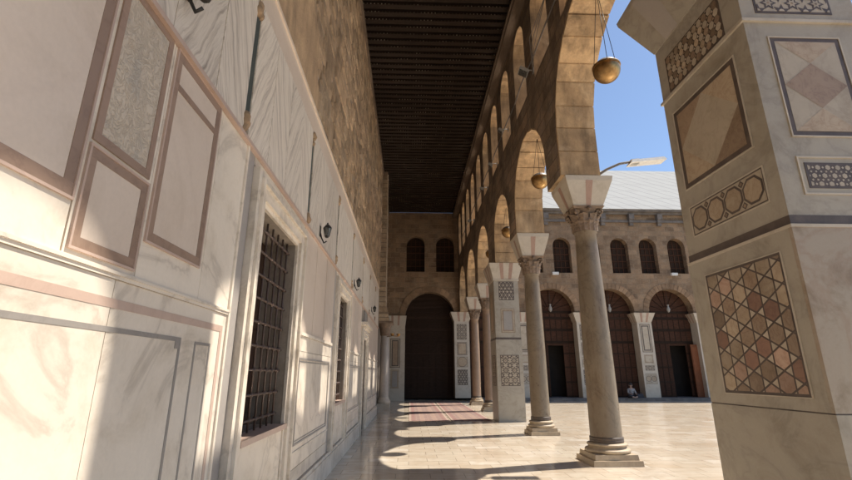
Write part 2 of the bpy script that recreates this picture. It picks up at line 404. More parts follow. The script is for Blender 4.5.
def starp(cx, cy, r1, r2, n, a0=0.): return [(cx+(r1 if i % 2 == 0 else r2)*math.cos(a0+PI*i/n), cy+(r1 if i % 2 == 0 else r2)*math.sin(a0+PI*i/n)) for i in range(2*n)]
# levels: (polygon, material, level)
# material slots: 0 dark 1 pale 2 brown 3 ochre 4 red 5 frame marble
INL = ['darkline', 'inl_pale', 'inl_brown', 'inl_ochre', 'inl_red', 'piermarble', 'inl_pink']
M['inl_pink'] = marble('pink_inlay', (.46, .33, .25), (.32, .19, .13), 6., .34, .22, .7, dirt=.3)
def pat_kagome(w, h, a):
    P = [([(0, 0), (w, 0), (w, h), (0, h)], 0, 0)]
    b = a*.14; dx = math.sqrt(3)*a; q = .022
    for i in range(-1, int(w/dx)+2):
        for j in range(-1, int(h/(2*a))+3):
            cx = i*dx+dx*.25; cy = j*2*a+(a if i % 2 else 0)
            P.append((ngon(cx, cy, a*.9, 6, PI/2), random.choice([2, 2, 3, 3, 4, 6]), 1))
            # the two triangles to the upper right / lower right of every hexagon vertex
            for sg in (-1, 1):
                tx = cx+dx/2*1.0; ty = cy
                # triangles sit left/right of the shared vertices above each hexagon
                tcx = cx+sg*dx/3; tcy = cy+a
                P.append((ngon(tcx, tcy, a/math.sqrt(3)*.74, 3, PI if sg > 0 else 0), 1, 1))
    return [(clip(p, q*(l > 0), w-q*(l > 0), q*(l > 0), h-q*(l > 0)), m, l) for p, m, l in P]
def pat_octs(w, h, n):
    P = [([(0, 0), (w, 0), (w, h), (0, h)], 0, 0), ([(.014, .014), (w-.014, .014), (w-.014, h-.014), (.014, h-.014)], 1, 1)]
    s = (w-.03)/n; r = min(s, h-.03)/2*1.06
    for i in range(n):
        cx = .015+s*(i+.5); P.append((ngon(cx, h/2, r, 8, PI/8), 0, 2)); P.append((ngon(cx, h/2, r-.022, 8, PI/8), 3, 3))
        if i:
            x = .015+s*i
            for y in (h*.17, h*.83): P.append((ngon(x, y, .035, 4), 0, 2)); P.append((ngon(x, y, .02, 4), 2, 3))
    return P
def pat_diamond(w, h, f=.05):
    P = [([(0, 0), (w, 0), (w, h), (0, h)], 0, 0)]
    i = [(f, f), (w-f, f), (w-f, h-f), (f, h-f)]; m = [(w/2, f), (w-f, h/2), (w/2, h-f), (f, h/2)]
    P += [([i[0], m[0], m[3]], 2, 1), ([i[1], m[1], m[0]], 3, 1), ([i[2], m[2], m[1]], 2, 1), ([i[3], m[3], m[2]], 3, 1), (m, 1, 1)]
    P += [([(w/2-.01, h*.3), (w*.7, h/2), (w/2+.01, h*.7), (w*.3, h/2)], 1, 2)] if False else []
    return P
def pat_harl(w, h, f=.045, n=2):
    P = [([(0, 0), (w, 0), (w, h), (0, h)], 0, 0), ([(f, f), (w-f, f), (w-f, h-f), (f, h-f)], 1, 1)]
    hh = (h-2*f)/n; ww = (w-2*f)/2
    for k in range(-1, n+1):
        cy = f+hh*(k+1); P.append((clip([(w/2-ww, cy), (w/2, cy-hh/2), (w/2+ww, cy), (w/2, cy+hh/2)], f, w-f, f, h-f), 2 if k % 2 == 0 else 3, 2))
    return P
def pat_stars(w, h, s, n=8, dark=0, bg=1, f=.02, mid=1):
    P = [([(0, 0), (w, 0), (w, h), (0, h)], 0, 0), ([(f, f), (w-f, f), (w-f, h-f), (f, h-f)], bg, 1)]
    nx = max(1, round((w-2*f)/s)); ny = max(1, round((h-2*f)/s)); sx = (w-2*f)/nx; sy = (h-2*f)/ny
    cl = lambda p: clip(p, f, w-f, f, h-f)
    for i in range(nx+1):
        for j in range(ny+1):
            x = f+sx*i; y = f+sy*j; r = min(sx, sy)
            P.append((cl(starp(x, y, r*.46, r*.22, n, PI/8)), dark, 2)); P.append((cl(ngon(x, y, r*.15, 8)), mid, 3))
            if i < nx and j < ny:
                x += sx/2; y += sy/2
                P.append((cl(starp(x, y, r*.44, r*.24, n, 0)), dark, 2)); P.append((cl(starp(x, y, r*.28, r*.13, n, 0)), mid, 3)); P.append((ngon(x, y, r*.07, 6), 2, 4))
    return P
def pat_hexf(w, h, s, f=.02):
    P = [([(0, 0), (w, 0), (w, h), (0, h)], 0, 0)]; cl = lambda p: clip(p, f, w-f, f, h-f)
    dy = s*math.sqrt(3)/2
    for j in range(-1, int(h/dy)+2):
        for i in range(-1, int(w/s)+2):
            x = i*s+(s/2 if j % 2 else 0)+s*.25; y = j*dy+dy*.5
            P.append((cl(ngon(x, y, s*.27, 6, PI/6)), 1, 1))
            for k in range(3):
                a = PI/3*k+PI/6*0; P.append((cl(ngon(x+s/2*math.cos(a), y+s/2*math.sin(a), s*.13, 4, a)), 1, 1))
    return P
def pat_lozstrip(w, h, cell):
    P = [([(0, 0), (w, 0), (w, h), (0, h)], 0, 0)]; f = .014
    nx = round(w/cell); ny = max(2, round(h/cell)); cw = (w-2*f)/nx; ch = (h-2*f)/ny
    for i in range(nx):
        for j in range(ny):
            x = f+cw*(i+.5); y = f+ch*(j+.5)
            m = 1 if (i+j) % 2 else random.choice([2, 3, 2])
            P.append(([(x-cw*.22, y-ch*.47), (x+cw*.22, y-ch*.47), (x+cw*.48, y), (x+cw*.22, y+ch*.47), (x-cw*.22, y+ch*.47), (x-cw*.48, y)], m, 1))
            if i: P.append((ngon(f+cw*i, f+ch*(j+.5)+ch/2, cw*.25, 3, PI/2), 1 if (i+j) % 2 == 0 else 2, 2))
    return [(clip(p, f*(l > 0), w-f*(l > 0), f*(l > 0), h-f*(l > 0)), m, l) for p, m, l in P]
def pat_slab(w, h, f=.04, inner=3, outer=0, mid=1):
    P = [([(0, 0), (w, 0), (w, h), (0, h)], outer, 0), ([(f*.35, f*.35), (w-f*.35, f*.35), (w-f*.35, h-f*.35), (f*.35, h-f*.35)], mid, 1),
         ([(f, f), (w-f, f), (w-f, h-f), (f, h-f)], outer, 2), ([(f*1.6, f*1.6), (w-f*1.6, f*1.6), (w-f*1.6, h-f*1.6), (f*1.6, h-f*1.6)], inner, 3)]
    return P
def inlay(name, parent, pat, face, d, u0, v0, flip=1, lift=.004, mats=None):
    """face '-x': u->y (flip -1 mirrors), normal -x at x=d ; '-y': u->x, normal -y at y=d ; '+x' normal +x"""
    mb = MB(); w = max(p[0] for p in pat[0][0]); h = max(p[1] for p in pat[0][0])
    def P(u, v, e):
        if face == '-x': return (d-e, u0+u, v0+v)
        if face == '+x': return (d+e, u0+u, v0+v)
        return (u0+u, d-e, v0+v)
    # a real slab, slightly proud of the wall, then the pieces as sheets on it
    t = lift
    if face == '-x': mb.box(d-t, d+.02, u0, u0+w, v0, v0+h, pat[0][1])
    elif face == '+x': mb.box(d-.02, d+t, u0, u0+w, v0, v0+h, pat[0][1])
    else: mb.box(u0, u0+w, d-t, d+.02, v0, v0+h, pat[0][1])
    for p, m, l in pat[1:]:
        if len(p) < 3: continue
        a = sum(p[i-1][0]*p[i][1]-p[i][0]*p[i-1][1] for i in range(len(p)))
        if abs(a) < 1e-6: continue
        if (a < 0) != (face == '-x'): p = p[::-1]
        e = t+.0018*l
        n = len(p); mb.add([P(u, v, e) for u, v in p], [tuple(range(n))], m)
    return mb.build(name, [M[k] for k in (mats or INL)], parent, recalc=False)

# ------------------------------------------------------------------ ground
XW, XA0, XA1, YF = -1.35, 3.12, 3.97, 29.0      # marble wall face, arcade faces, facade plane
mb = MB(); mb.add([(-80, -60, 0), (140, -60, 0), (140, 160, 0), (-80, 160, 0)], [(0, 1, 2, 3)])
struct(mb.build('ground', M['paving'], recalc=False))
mb = MB(); mb.box(XW-.2, 4.35, -16, 28.4, -.02, .006)
struct(mb.build('walkway', M['polished']))

# ------------------------------------------------------------------ left wall
W = thing('marble_wall', 'long wall clad in white and pink veined marble panels with rough stone masonry above', 'wall', (XW, 10, 0))
WEND = 19.6
wins = [(3.93+4.6*k, 3.93+4.6*k+1.32) for k in (-2, -1, 0, 1, 3) if k != 3]
door = (13.3, 14.4)
HT = 3.05; HB = 1.08
holes = [[(a, HB), (b, HB), (b, HT), (a, HT)] for a, b in wins]
holes.append([(door[0], .02), (door[1], .02), (door[1], 2.55), (door[0], 2.55)])
mb = MB(); prism(mb, [[(-16, -.05), (WEND, -.05), (WEND, 5.16), (-16, 5.16)]]+holes, 'yz', -1.52, XW-.016)
mb.build('cladding_backing', M['grout'], W)
mb = MB(); prism(mb, [[(-16, 0), (28.98, 0), (28.98, 12.), (-16, 12.)]]+holes, 'yz', -2.6, -1.523)
mb.build('wall_core', M['grout'], W)
mb = MB(); rr = random.Random(21); z = 5.15
while z < 11.98:
    h = rr.uniform(.20, .30); z2 = min(z+h, 11.98)
    if 11.98-z2 < .12: z2 = 11.98
    y = 1.5-rr.uniform(0, .4)
    while y < 28.96:
        y2 = min(y+rr.choice([.22, .3, .38, .46, .58, .7])*rr.uniform(.85, 1.15), 28.97); d = -1.50+rr.uniform(-.018, .016)
        g = rr.uniform(.006, .014); b = .018
        a0, a1, c0, c1 = y+g, y2-g, z+g+rr.uniform(0, .012), z2-g-rr.uniform(0, .012)
        j = [rr.uniform(-.01, .01) for _ in range(8)]
        F4 = [(d+j[0], a0+b+abs(j[4]), c0+b), (d+j[1], a1-b, c0+b+abs(j[5])), (d+j[2], a1-b-abs(j[6]), c1-b), (d+j[3], a0+b, c1-b-abs(j[7]))]
        B4 = [(-1.55, a0, c0), (-1.55, a1, c0), (-1.55, a1, c1), (-1.55, a0, c1)]
        M4 = [(d-.02, q[1], q[2]) for q in B4]
        if a1-a0 > .08: mb.add(B4+M4+F4, [(4, 5, 9, 8), (5, 6, 10, 9), (6, 7, 11, 10), (7, 4, 8, 11), (0, 1, 5, 4), (1, 2, 6, 5), (2, 3, 7, 6), (3, 0, 4, 7), (8, 9, 10, 11)], 0)
        y = y2
    z = z2
mb.build('masonry', M['blocks'], W)
mb = MB(); mb.box(-1.56, -1.515, -16, 1.5, 5.14, 11.98); mb.build('plaster_face', M['plasterwall'], W)
# patches of lime plaster still on the masonry above the cladding
mb = MB()
random.seed(3)
pts = []
y = -3.
lo = []
z = 5.165
while z < 8.6:
    lo.append((6.3-.36*(z-5.16)+.35*math.sin(z*2.3)+.15*math.sin(z*7.)+random.uniform(-.1, .1), z)); z += .16
prism(mb, [[(-3.0, 5.165)]+lo+[(-3., 8.6)]], 'yz', -1.522, -1.466)
mb.build('plaster_patch', M['plasterwall'], W)
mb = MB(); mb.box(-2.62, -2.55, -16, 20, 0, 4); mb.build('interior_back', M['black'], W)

mb = MB()   # plinth
segs = []
edges = sorted([-16, door[0]-.02]+[door[1]+.02, WEND])
for a, b in ((edges[0], edges[1]), (edges[2], edges[3])):
    y = a
    while y < b-.05:
        y2 = min(b, y+1.53); mb.box(-1.5, XW+.05, y+.002, y2-.002, 0.007, .30); mb.box(-1.5, XW+.028, y+.002, y2-.002, .30, .345); y = y2
mb.build('plinth', M['wallmarble'], W)
# slabs
def slab(mb, y0, y1, z0, z1, d=0., mi=0, g=.003): mb.box(XW-.02, XW+d+random.uniform(-.0015, .0015), y0+g, y1-g, z0+g, z1-g, mi)
def fr(mb, y0, y1, z0, z1, w, d, mi=0, sides='lrtb'):
    if 't' in sides: mb.box(XW-.01, XW+d, y0, y1, z1-w, z1, mi)
    if 'b' in sides: mb.box(XW-.01, XW+d, y0, y1, z0, z0+w, mi)
    zt = z1-w if 't' in sides else z1; zb = z0+w if 'b' in sides else z0
    if 'l' in sides: mb.box(XW-.01, XW+d, y0, y0+w, zb, zt, mi)
    if 'r' in sides: mb.box(XW-.01, XW+d, y1-w, y1, zb, zt, mi)
sl = MB(); pk = MB()
mats2 = [M['wallmarble'], M['panelmarble'], M['brownstrip'], M['pinkstrip'], M['greystrip'], M['greymarble']]
def framed(y0, y1, z0, z1, w=.055, inner=1, col=2, name='framed_panel', step=.006):
    p = MB(); p.box(XW-.01, XW+.004, y0+w, y1-w, z0+w, z1-w, inner); fr(p, y0, y1, z0, z1, w, .007, col)
    fr(p, y0-.012, y1+.012, z0-.012, z1+.012, .0118, .012, 3)
    return p.build(name, mats2, W)
# --- bay in front of the first window
slab(sl, -.1, 1.74, 2.048, 3.40); slab(sl, 1.745, 2.235, 2.048, 3.40); slab(sl, 2.235, 2.93, 2.048, 3.40); slab(sl, 2.93, 3.44, 2.048, 3.40)
framed(.35, 1.725, 2.27, 3.385, .055, 1, 2)
p = MB(); p.box(XW-.01, XW+.005, 1.81, 2.16, 2.59, 3.36); flo = p.build('carved_panel', M['flower'], W); flo['label'] = 'panel carved with scrolling flowers'
p = MB(); fr(p, 1.77, 2.20, 2.55, 3.40, .042, .009, 0); p.build('panel_border', M['brownstrip'], W)
framed(1.775, 2.20, 2.085, 2.52, .045, 1, 2)
framed(2.265, 2.865, 2.25, 3.39, .05, 1, 2)
p = MB(); p.box(XW-.01, XW+.008, 2.315, 2.815, 3.16, 3.20); p.build('panel_border', M['brownstrip'], W)
# below the ledge
for a, b, c, d_ in ((-.2, 2.1, .36, 2.013), (2.1, 3.44, .36, 2.013)): slab(sl, a, b, c, d_)
p = MB(); fr(p, -.2, 3.37, .62, 1.925, .042, .003, 0, 'tr'); p.build('pink_border', M['pinkstrip'], W)
p = MB(); fr(p, -.2, 2.79, .62, 1.80, .024, .003, 0, 'tr'); p.box(XW-.01, XW+.004, 2.725, 2.766, 1.735, 1.776); p.build('grey_border', M['greystrip'], W)
p = MB(); fr(p, 2.97, 3.20, .62, 1.79, .018, .003, 0, 'tlr'); p.build('grey_border', M['greystrip'], W)
led = MB(); led.box(XW-.01, XW+.010, -16, 3.44, 2.012, 2.05); led.box(XW-.01, XW+.017, -16, 3.44, 2.03, 2.044)
led.box(XW-.01, XW+.014, 3.425, 3.455, .345, 3.40)
led.build('ledge', M['wallmarble'], W)
# --- repeated bays
def between(a, b):
    """panelling between two openings"""
    n = 3; w = (b-a)/n
    for i in range(n):
        slab(sl, a+i*w+.012, a+(i+1)*w-.012, 2.09, 3.40, .0, 1)
        pk.box(XW-.018, XW-.006, a+(i+1)*w-.012, a+(i+1)*w+.012, 2.09, 3.4, 2)
    slab(sl, a, b, 1.86, 2.05); slab(sl, a, b, .36, .52); slab(sl, a, b, .52, .70); slab(sl, a, b, .70, 1.86)
    p = MB(); fr(p, a+.16, b-.16, .78, 1.78, .02, .012, 5); fr(p, a+.20, b-.20, .82, 1.74, .012, .006, 4); p.build('moulded_panel', mats2, W)
    p = MB(); p.box(XW-.01, XW+.02, a, b, 2.05, 2.09); p.box(XW-.01, XW+.012, a, b, .695, .715); p.build('ledge', M['wallmarble'], W)
def trim(a, b, ht, hb, name='window_frame', par=None):
    p = MB()
    for (w0, w1, d) in ((.0, .05, .015), (.05, .17, .045), (.17, .22, .075), (.22, .29, .05)):
        z1 = ht+w1*.9; z0 = hb
        p.box(XW-.02, XW+d, a-w1, a-w0, z0, z1); p.box(XW-.02, XW+d, b+w0, b+w1, z0, z1)
        p.box(XW-.02, XW+d, a-w0, b+w0, ht+w0*.9, z1)
    return p.build(name, M['wallmarble'], par or W)
def grille(a, b, par):
    g = MB(); x = XW-.085; nv, nh = 7, 9
    for i in range(nv):
        y = a+(b-a)*(i+.5)/nv; g.tube([(x, y, HB+.01), (x, y, HT-.01)], .010, 6)
    for j in range(nh):
        z = HB+(HT-HB)*(j+.5)/nh; g.tube([(x, a+.005, z), (x, b-.005, z)], .013, 6)
        for i in range(nv): g.ball((x, a+(b-a)*(i+.5)/nv, z), .026, 8)
    return g.build('grille', M['rustmetal'], par)
def wooden_back(a, b, z0, z1, par):
    s = MB(); x = -1.72; n = 6; w = (b-a)/n
    for i in range(n): s.box(x-.04, x, a+w*i+.012, a+w*(i+1)-.012, z0, z1)
    for z in (z0+.04, (z0+z1)/2, z1-.1): s.box(x-.03, x+.025, a, b, z, z+.07)
    return s.build('shutter', M['shutter'], par)
def window(a, b, lab=None):
    p = MB(); p.box(-1.5, XW+.045, a-.03, b+.03, HB-.045, HB+.004); w = p.build('window', M['pinkstrip'], W)
    w['_o'] = W['_o']
    trim(a, b, HT, .35, 'window_frame', w); grille(a, b, w); wooden_back(a, b, HB, HT, w)
    slab(sl, a, b, .36, HB-.05, .0, 0)
    # left strip: shade of the frame's return put into grey marble; right strip plain
    pk.box(XW-.02, XW-.004, a-.44, a-.30, .35, 3.4, 5); pk.box(XW-.02, XW-.004, b+.30, b+.36, .35, 3.4, 0)
    slab(sl, a-.3, b+.3, 3.32, 3.40)
for a, b in wins: window(a, b)
between(5.62, 8.08); between(10.23, 12.9); between(14.8, 17.2); between(17.2, WEND); between(1.03-.0-0, 1.03) if False else None
between(-3.6, -1.12); slab(sl, .97, .985, 2.06, 3.4) if False else None
between(-15.9, -5.8)
# door
p = MB(); p.box(-1.6, -1.52, door[0], door[1], .01, 2.55); dr = p.build('door', M['shutter'], W); dr['_o'] = W['_o']
trim(door[0], door[1], 2.55, .0, 'door_frame', dr)
p = MB(); p.box(XW-.02, XW+.10, door[0]-.34, door[1]+.34, 2.83, 2.90); p.box(XW-.02, XW+.16, door[0]-.4, door[1]+.4, 2.90, 2.98); p.box(XW-.02, XW+.07, door[0]-.3, door[1]+.3, 2.815, 2.83); p.build('door_cornice', M['wallmarble'], W)
p = MB(); p.box(XW-.02, XW+.03, door[0]+.2, door[1]-.2, 3.04, 3.36); p.build('plaque', M['greystrip'], W)
# ledges and upper zone
p = MB(); p.box(XW-.02, XW+.035, -16, WEND, 3.40, 3.425); p.box(XW-.02, XW+.02, -16, WEND, 3.425, 3.455); p.build('string_course', M['pinkstrip'], W)
ch = MB(); y = CH0-CHW*20; k = 0
while y < WEND-.1:
    y2 = min(y+CHW, WEND); gl = .06 if (k-20) % 4 == 0 else .004; gr = .06 if (k-19) % 4 == 0 else .004
    ch.box(XW-.02, XW+random.uniform(-.002, .002), y+gl, y2-gr, 3.46, 4.80)
    if (k-20) % 4 == 0 and -4 < y < WEND-.5:
        s = MB(); s.box(XW-.03, XW-.012, y-.06, y+.06, 3.66, 4.62)
        st = s.build('wall_slot', M['darkslot'], W); st['_o'] = W['_o']
        s = MB()
        for (z0, z1) in ((3.46, 3.66), (4.62, 4.8)):
            vs = []
            for q in range(7): s.ball((XW-.012, y+random.uniform(-.045, .045), random.uniform(z0+.02, z1-.02)), random.uniform(.03, .055), 8)
        s.build('mortar_fill', M['plasterwall'], st)
    y = y2; k += 1
ch.build('veined_slabs', M['chevron'], W)
p = MB(); y = -16.
while y < WEND:
    y2 = min(y+1.9, WEND); p.box(XW-.02, XW, y+.003, y2-.003, 4.805, 5.10); y = y2
p.box(-1.52, XW+.02, -16, WEND, 5.10, 5.14); p.build('cladding_top_band', M['panelmarble'], W)
sl.build('marble_slabs', mats2, W); pk.build('inlay_and_shade_strips', mats2, W)

# ------------------------------------------------------------------ engaged column at the far end of the wall
E1 = thing('engaged_column', 'dark stone column against the far end of the left wall with a pale carved base', 'column', (-1.22, 22.9, 0))
p = MB(); p.box(-1.55, -.92, 22.6, 23.2, .007, .22); p.lathe([(.30, .22), (.33, .28), (.33, .34), (.27, .42), (.25, .5)], 24, (-1.22, 22.9, 0)); p.build('base', M['palemarble'], E1)
p = MB(); p.lathe([(.24, .5), (.23, 2.2), (.205, 3.35)], 24, (-1.22, 22.9, 0)); p.build('shaft', M['greymarble'], E1)
E1cap = MB(); E1cap.lathe([(.2, 3.35), (.24, 3.38), (.24, 3.46), (.27, 3.7), (.38, 3.95)], 16, (-1.22, 22.9, 0)); E1cap.box(-1.62, -.82, 22.5, 23.3, 3.95, 4.05); E1cap.build('capital', M['capital'], E1)
p = MB(); p.frustum(-1.4, 22.9, 4.05, 4.9, .4, .4, .2, .6); p.frustum(-1.4, 22.9, 4.9, 11.99, .2, .6, .14, .6); p.build('impost', M['oldwall'], E1)

# ------------------------------------------------------------------ columns
def leaf(mb, a, r0, z0, h, w, out, n=6, mi=0):
    """acanthus leaf: a curling strip with a raised spine"""
    L = []; ca, sa = math.cos(a), math.sin(a)
    for i in range(n+1):
        t = i/n; r = r0+.012+out*(t**2.4); z = z0+h*(t if t < .8 else .8+.2*math.sin((t-.8)/.2*PI*.8)*.6)
        ww = w*(.75+.5*math.sin(PI*min(t*1.05, 1)))*(1 if t < .85 else .6)
        wob = 1+.22*math.sin(i*2.6)
        for s, dr in ((-1, -.012), (-.45, .006), (0, .028), (.45, .006), (1, -.012)):
            x = r+dr; yv = s*ww/2*wob
            L.append((x*ca-yv*sa, x*sa+yv*ca, z))
    f = []
    for i in range(n):
        for k in range(4): f.append((i*5+k, i*5+k+1, (i+1)*5+k+1, (i+1)*5+k))
    mb.add(L, f, mi, False)
def make_column(r0, r1, zt, capz, impz, ht, stripes=((.42, .58),), shaft='shaft', pw=.4, name='column', loc=(0, 0, 0)):
    o = thing(name, 'x', 'column', (0, 0, 0))
    p = MB(); p.frustum(0, 0, .007, .10, pw*1.05, pw*1.05, pw*1.03, pw*1.03); p.frustum(0, 0, .10, .19, pw*.93, pw*.93, pw*.9, pw*.9); p.build('plinth', M['base'], o)
    p = MB(); prof = [(pw*.86, .19)]
    for i in range(9): t = PI*i/8; prof.append((pw*.86+.04*math.sin(t), .195+.07*(1-math.cos(t))/2))
    prof += [(r0+.06, .27), (r0+.05, .30)]
    for i in range(7): t = PI*i/6; prof.append((r0+.04+.035*math.sin(t), .305+.05*(1-math.cos(t))/2))
    prof += [(r0+.02, .36), (r0, .37)]
    p.lathe(prof, 40); p.build('base_moulding', M['base'], o)
    p = MB(); p.lathe([(r0+.008, .365), (r0+.016, .37), (r0+.016, .41), (r0+.01, .415), (r0+.016, .42), (r0+.014, .455), (r0+.002, .46)], 40); p.build('iron_band', M['iron'], o)
    p = MB(); n = 14; prof = []
    for i in range(n+1):
        t = i/n; prof.append((r0+(r1-r0)*t+.012*math.sin(PI*t), .37+(zt-.37)*t))
    prof += [(r1+.025, zt+.005), (r1+.025, zt+.03)]
    p.lathe(prof, 40); p.build('shaft', M[shaft], o)
    # capital
    p = MB(); h = capz-zt
    p.lathe([(r1, zt+.03), (r1+.01, zt+h*.5), (r1+.06, zt+h*.8), (r1+.11, capz-.05)], 24)
    for i in range(8): leaf(p, 2*PI*i/8, r1, zt+.03, h*.42, .2, .075)
    for i in range(8): leaf(p, 2*PI*(i+.5)/8, r1+.01, zt+.03, h*.74, .2, .11)
    for i in range(4):   # corner volutes
        a = PI/4+PI/2*i; c, s_ = math.cos(a), math.sin(a); sp = []
        for k in range(16):
            t = k/15; ang = -PI/2+t*PI*2.4; rr = .075*(1-t*.75)
            sp.append(((r1+.15+rr*math.cos(ang)*-1)*c, (r1+.15+rr*math.cos(ang)*-1)*s_, capz-.12+rr*math.sin(ang)))
        p.tube([((r1+.02)*c, (r1+.02)*s_, zt+h*.55)]+[q for q in sp[::1]], .022, 6)
        leaf(p, a, r1+.03, zt+h*.35, h*.6, .13, .13)
        a += PI/4; p.ball(((r1+.13)*math.cos(a), (r1+.13)*math.sin(a), capz-.06), .045, 8)
    p.frustum(0, 0, capz-.05, capz, .30, .30, .335, .335)
    p.build('capital', M['capital'], o)
    # impost block
    p = MB(); b = .31; z0, z1 = capz, impz
    p.frustum(0, 0, z0, z1-.1, b, b, ht*.97, ht*.97); p.frustum(0, 0, z1-.1, z1, ht*.97, ht*.97, ht, ht)
    for (s0, s1) in stripes:
        stripe(p, 0, 0, z0, z1-.1, b, b, ht*.97, ht*.97, s0, s1)
    p.build('impost_block', [M['palemarble'], M['redstripe']], o)
    return o
def stripe(p, cx, cy, z0, z1, a0, b0, a1, b1, s0, s1, mi=1, e=.003):
    for k in range(4):
        sg = -1 if k % 2 == 0 else 1
        def P(s, z, a, b):
            if k < 2: return (cx+a*(2*s-1), cy+sg*(b+e), z)
            return (cx+sg*(a+e), cy+b*(2*s-1), z)
        p.add([P(s0, z0, a0, b0), P(s1, z0, a0, b0), P(s1, z1, a1, b1), P(s0, z1, a1, b1)], [(0, 1, 2, 3)], mi)
IZ = 5.58
cols = [
    (3.72, 9.15, 'big', 'smooth stone column standing nearest the camera beside the large inlaid pier'),
    (3.62, 13.25, 'std', 'grey stone column between the nearest column and the patterned pier'),
    (3.56, 21.1, 'pink', 'pink granite column just behind the patterned pier'),
    (3.54, 25.05, 'pink', 'pink granite column farthest back, next to the facade at the end of the arcade'),
    (3.55, -.6, 'std', 'grey stone column behind the camera before the large inlaid pier'),
    (3.55, -4.8, 'std', 'grey stone column farthest behind the camera')]
protos = {}
protos['big'] = make_column(.29, .215, 4.44, 4.97, IZ, .50, pw=.43)
protos['std'] = make_column(.255, .21, 4.40, 4.93, IZ, .48, pw=.37)
protos['pink'] = make_column(.22, .2, 4.40, 4.93, IZ, .48, shaft='pinkshaft', pw=.35)
used = set()
for x, y, k, lab in cols:
    o = protos[k] if k not in used else copy_tree(protos[k])
    used.add(k); o.location = (x, y, 0); o['label'] = lab; o['group'] = 'columns of the arcade'

# ------------------------------------------------------------------ piers
def pier_body(o, x0, x1, y0, y1, zj, zs, zi, fl, stripes, split=True):
    g = .015
    p = MB(); p.box(x0-g, x1+g, y0-g, y1+g, .007, 1.31); p.box(x0-g+.004, x1+g-.004, y0-g+.004, y1+g-.004, 1.316, zj)
    p.build('lower_shaft', [M['piermarble']], o)
    p = MB(); p.box(x0+.001, x1-.001, y0+.001, y1-.001, 1.29, zs)
    p.build('upper_shaft', [M['piermarble']], o)
    p = MB(); p.box(x0-.004, x1+.004, y0-.004, y1+.004, zj+.004, zj+.075); p.build('dark_band', M['darkline'], o)
    cx, cy = (x0+x1)/2, (y0+y1)/2; a, b = (x1-x0)/2, (y1-y0)/2
    p = MB(); p.frustum(cx, cy, zs, zi, a+.015, b+.015, a+fl, b+fl)
    p.box(x0-.03, x1+.03, y0-.03, y1+.03, zs-.05, zs-.002)
    for s0, s1 in stripes: stripe(p, cx, cy, zs, zi, a+.015, b+.015, a+fl, b+fl, s0, s1)
    p.build('impost_block', [M['palemarble'], M['redstripe']], o)
PX0, PX1, PY0, PY1 = 2.9, 3.95, 3.2, 4.5
P1 = thing('inlaid_pier', 'large square marble pier nearest the camera inlaid with hexagons, diamonds and octagons', 'pier', (3.42, 3.85, 0), 'inlaid piers of the arcade')
o = P1; g = .015
p = MB(); p.box(PX0-g, PX1+g, PY0-g, PY1+g, .007, 1.325); p.build('base_block', M['piermarble'], o)
p = MB(); p.box(PX0-.008, PX1+.008, PY0-.008, PY1+.008, 1.325, 1.335); p.build('joint', M['darkline'], o)
p = MB(); p.box(PX0-.013, PX1+.013, PY0+.02, PY1+.013, 1.335, 2.665); p.build('lower_shaft', M['piermarble'], o)
p = MB(); p.box(PX0-.0125, PX1+.0125, PY0-.013, PY0+.0195, 1.335, 2.665); fa = p.build('front_slab', M['pierstain'], o); fa['label'] = 'stained reddish marble slab'
p = MB(); p.box(PX0-.02, PX1+.02, PY0-.02, PY1+.02, 2.665, 2.69); p.build('moulding', M['palemarble'], o)
p = MB(); p.box(PX0-.004, PX1+.004, PY0-.004, PY1+.004, 2.69, 2.765); p.build('dark_band', M['darkline'], o)
p = MB(); p.box(PX0, PX1, PY0, PY1, 2.765, 4.56); p.box(PX0, PX1, PY0, PY1, 4.59, 5.26); p.build('upper_shaft', M['piermarble'], o)
p = MB(); p.box(PX0-.022, PX1+.022, PY0-.022, PY1+.022, 4.56, 4.59); p.build('moulding', M['palemarble'], o)
p = MB(); cx, cy = (PX0+PX1)/2, (PY0+PY1)/2; a, b = (PX1-PX0)/2, (PY1-PY0)/2
p.frustum(cx, cy, 5.26, 5.9, a+.01, b+.01, a+.24, b+.30); p.frustum(cx, cy, 5.9, 5.96, a+.24, b+.30, a+.25, b+.31)
for s0, s1 in ((.2, .38), (.62, .8)): stripe(p, cx, cy, 5.26, 5.9, a+.01, b+.01, a+.24, b+.30, s0, s1)
p.build('impost_block', [M['piermarble'], M['greymarble']], o)
random.seed(11)
inlay('inlay_panel', o, pat_kagome(.93, 1.08, .093), '-x', PX0-.013, 3.34, 1.43)
inlay('inlay_panel', o, pat_octs(1.0, .30, 4), '-x', PX0, 3.345, 2.94)
inlay('inlay_panel', o, pat_diamond(.96, .90), '-x', PX0, 3.39, 3.45)
inlay('inlay_panel', o, pat_lozstrip(.92, .44, .085), '-x', PX0, 3.42, 4.62)
inlay('inlay_panel', o, pat_hexf(.66, .22, .082), '-y', PY0, 3.12, 2.99)
inlay('inlay_panel', o, pat_harl(.62, .95, .04, 2), '-y', PY0, 3.09, 3.45)
inlay('inlay_panel', o, pat_stars(.70, .40, .2, 6), '-y', PY0, 3.03, 4.66)
p = MB()   # pale rims round the big panels
def rimy(x0, x1, z0, z1, w=.012): 
    for b_ in ((x0-w, x1+w, z1, z1+w), (x0-w, x1+w, z0-w, z0), (x0-w, x0, z0, z1), (x1, x1+w, z0, z1)): p.box(b_[0], b_[1], PY0-.01, PY0+.01, b_[2], b_[3])
def rimx(y0, y1, z0, z1, w=.012, x=PX0):
    for b_ in ((y0-w, y1+w, z1, z1+w), (y0-w, y1+w, z0-w, z0), (y0-w, y0, z0, z1), (y1, y1+w, z0, z1)): p.box(x-.01, x+.01, b_[0], b_[1], b_[2], b_[3])
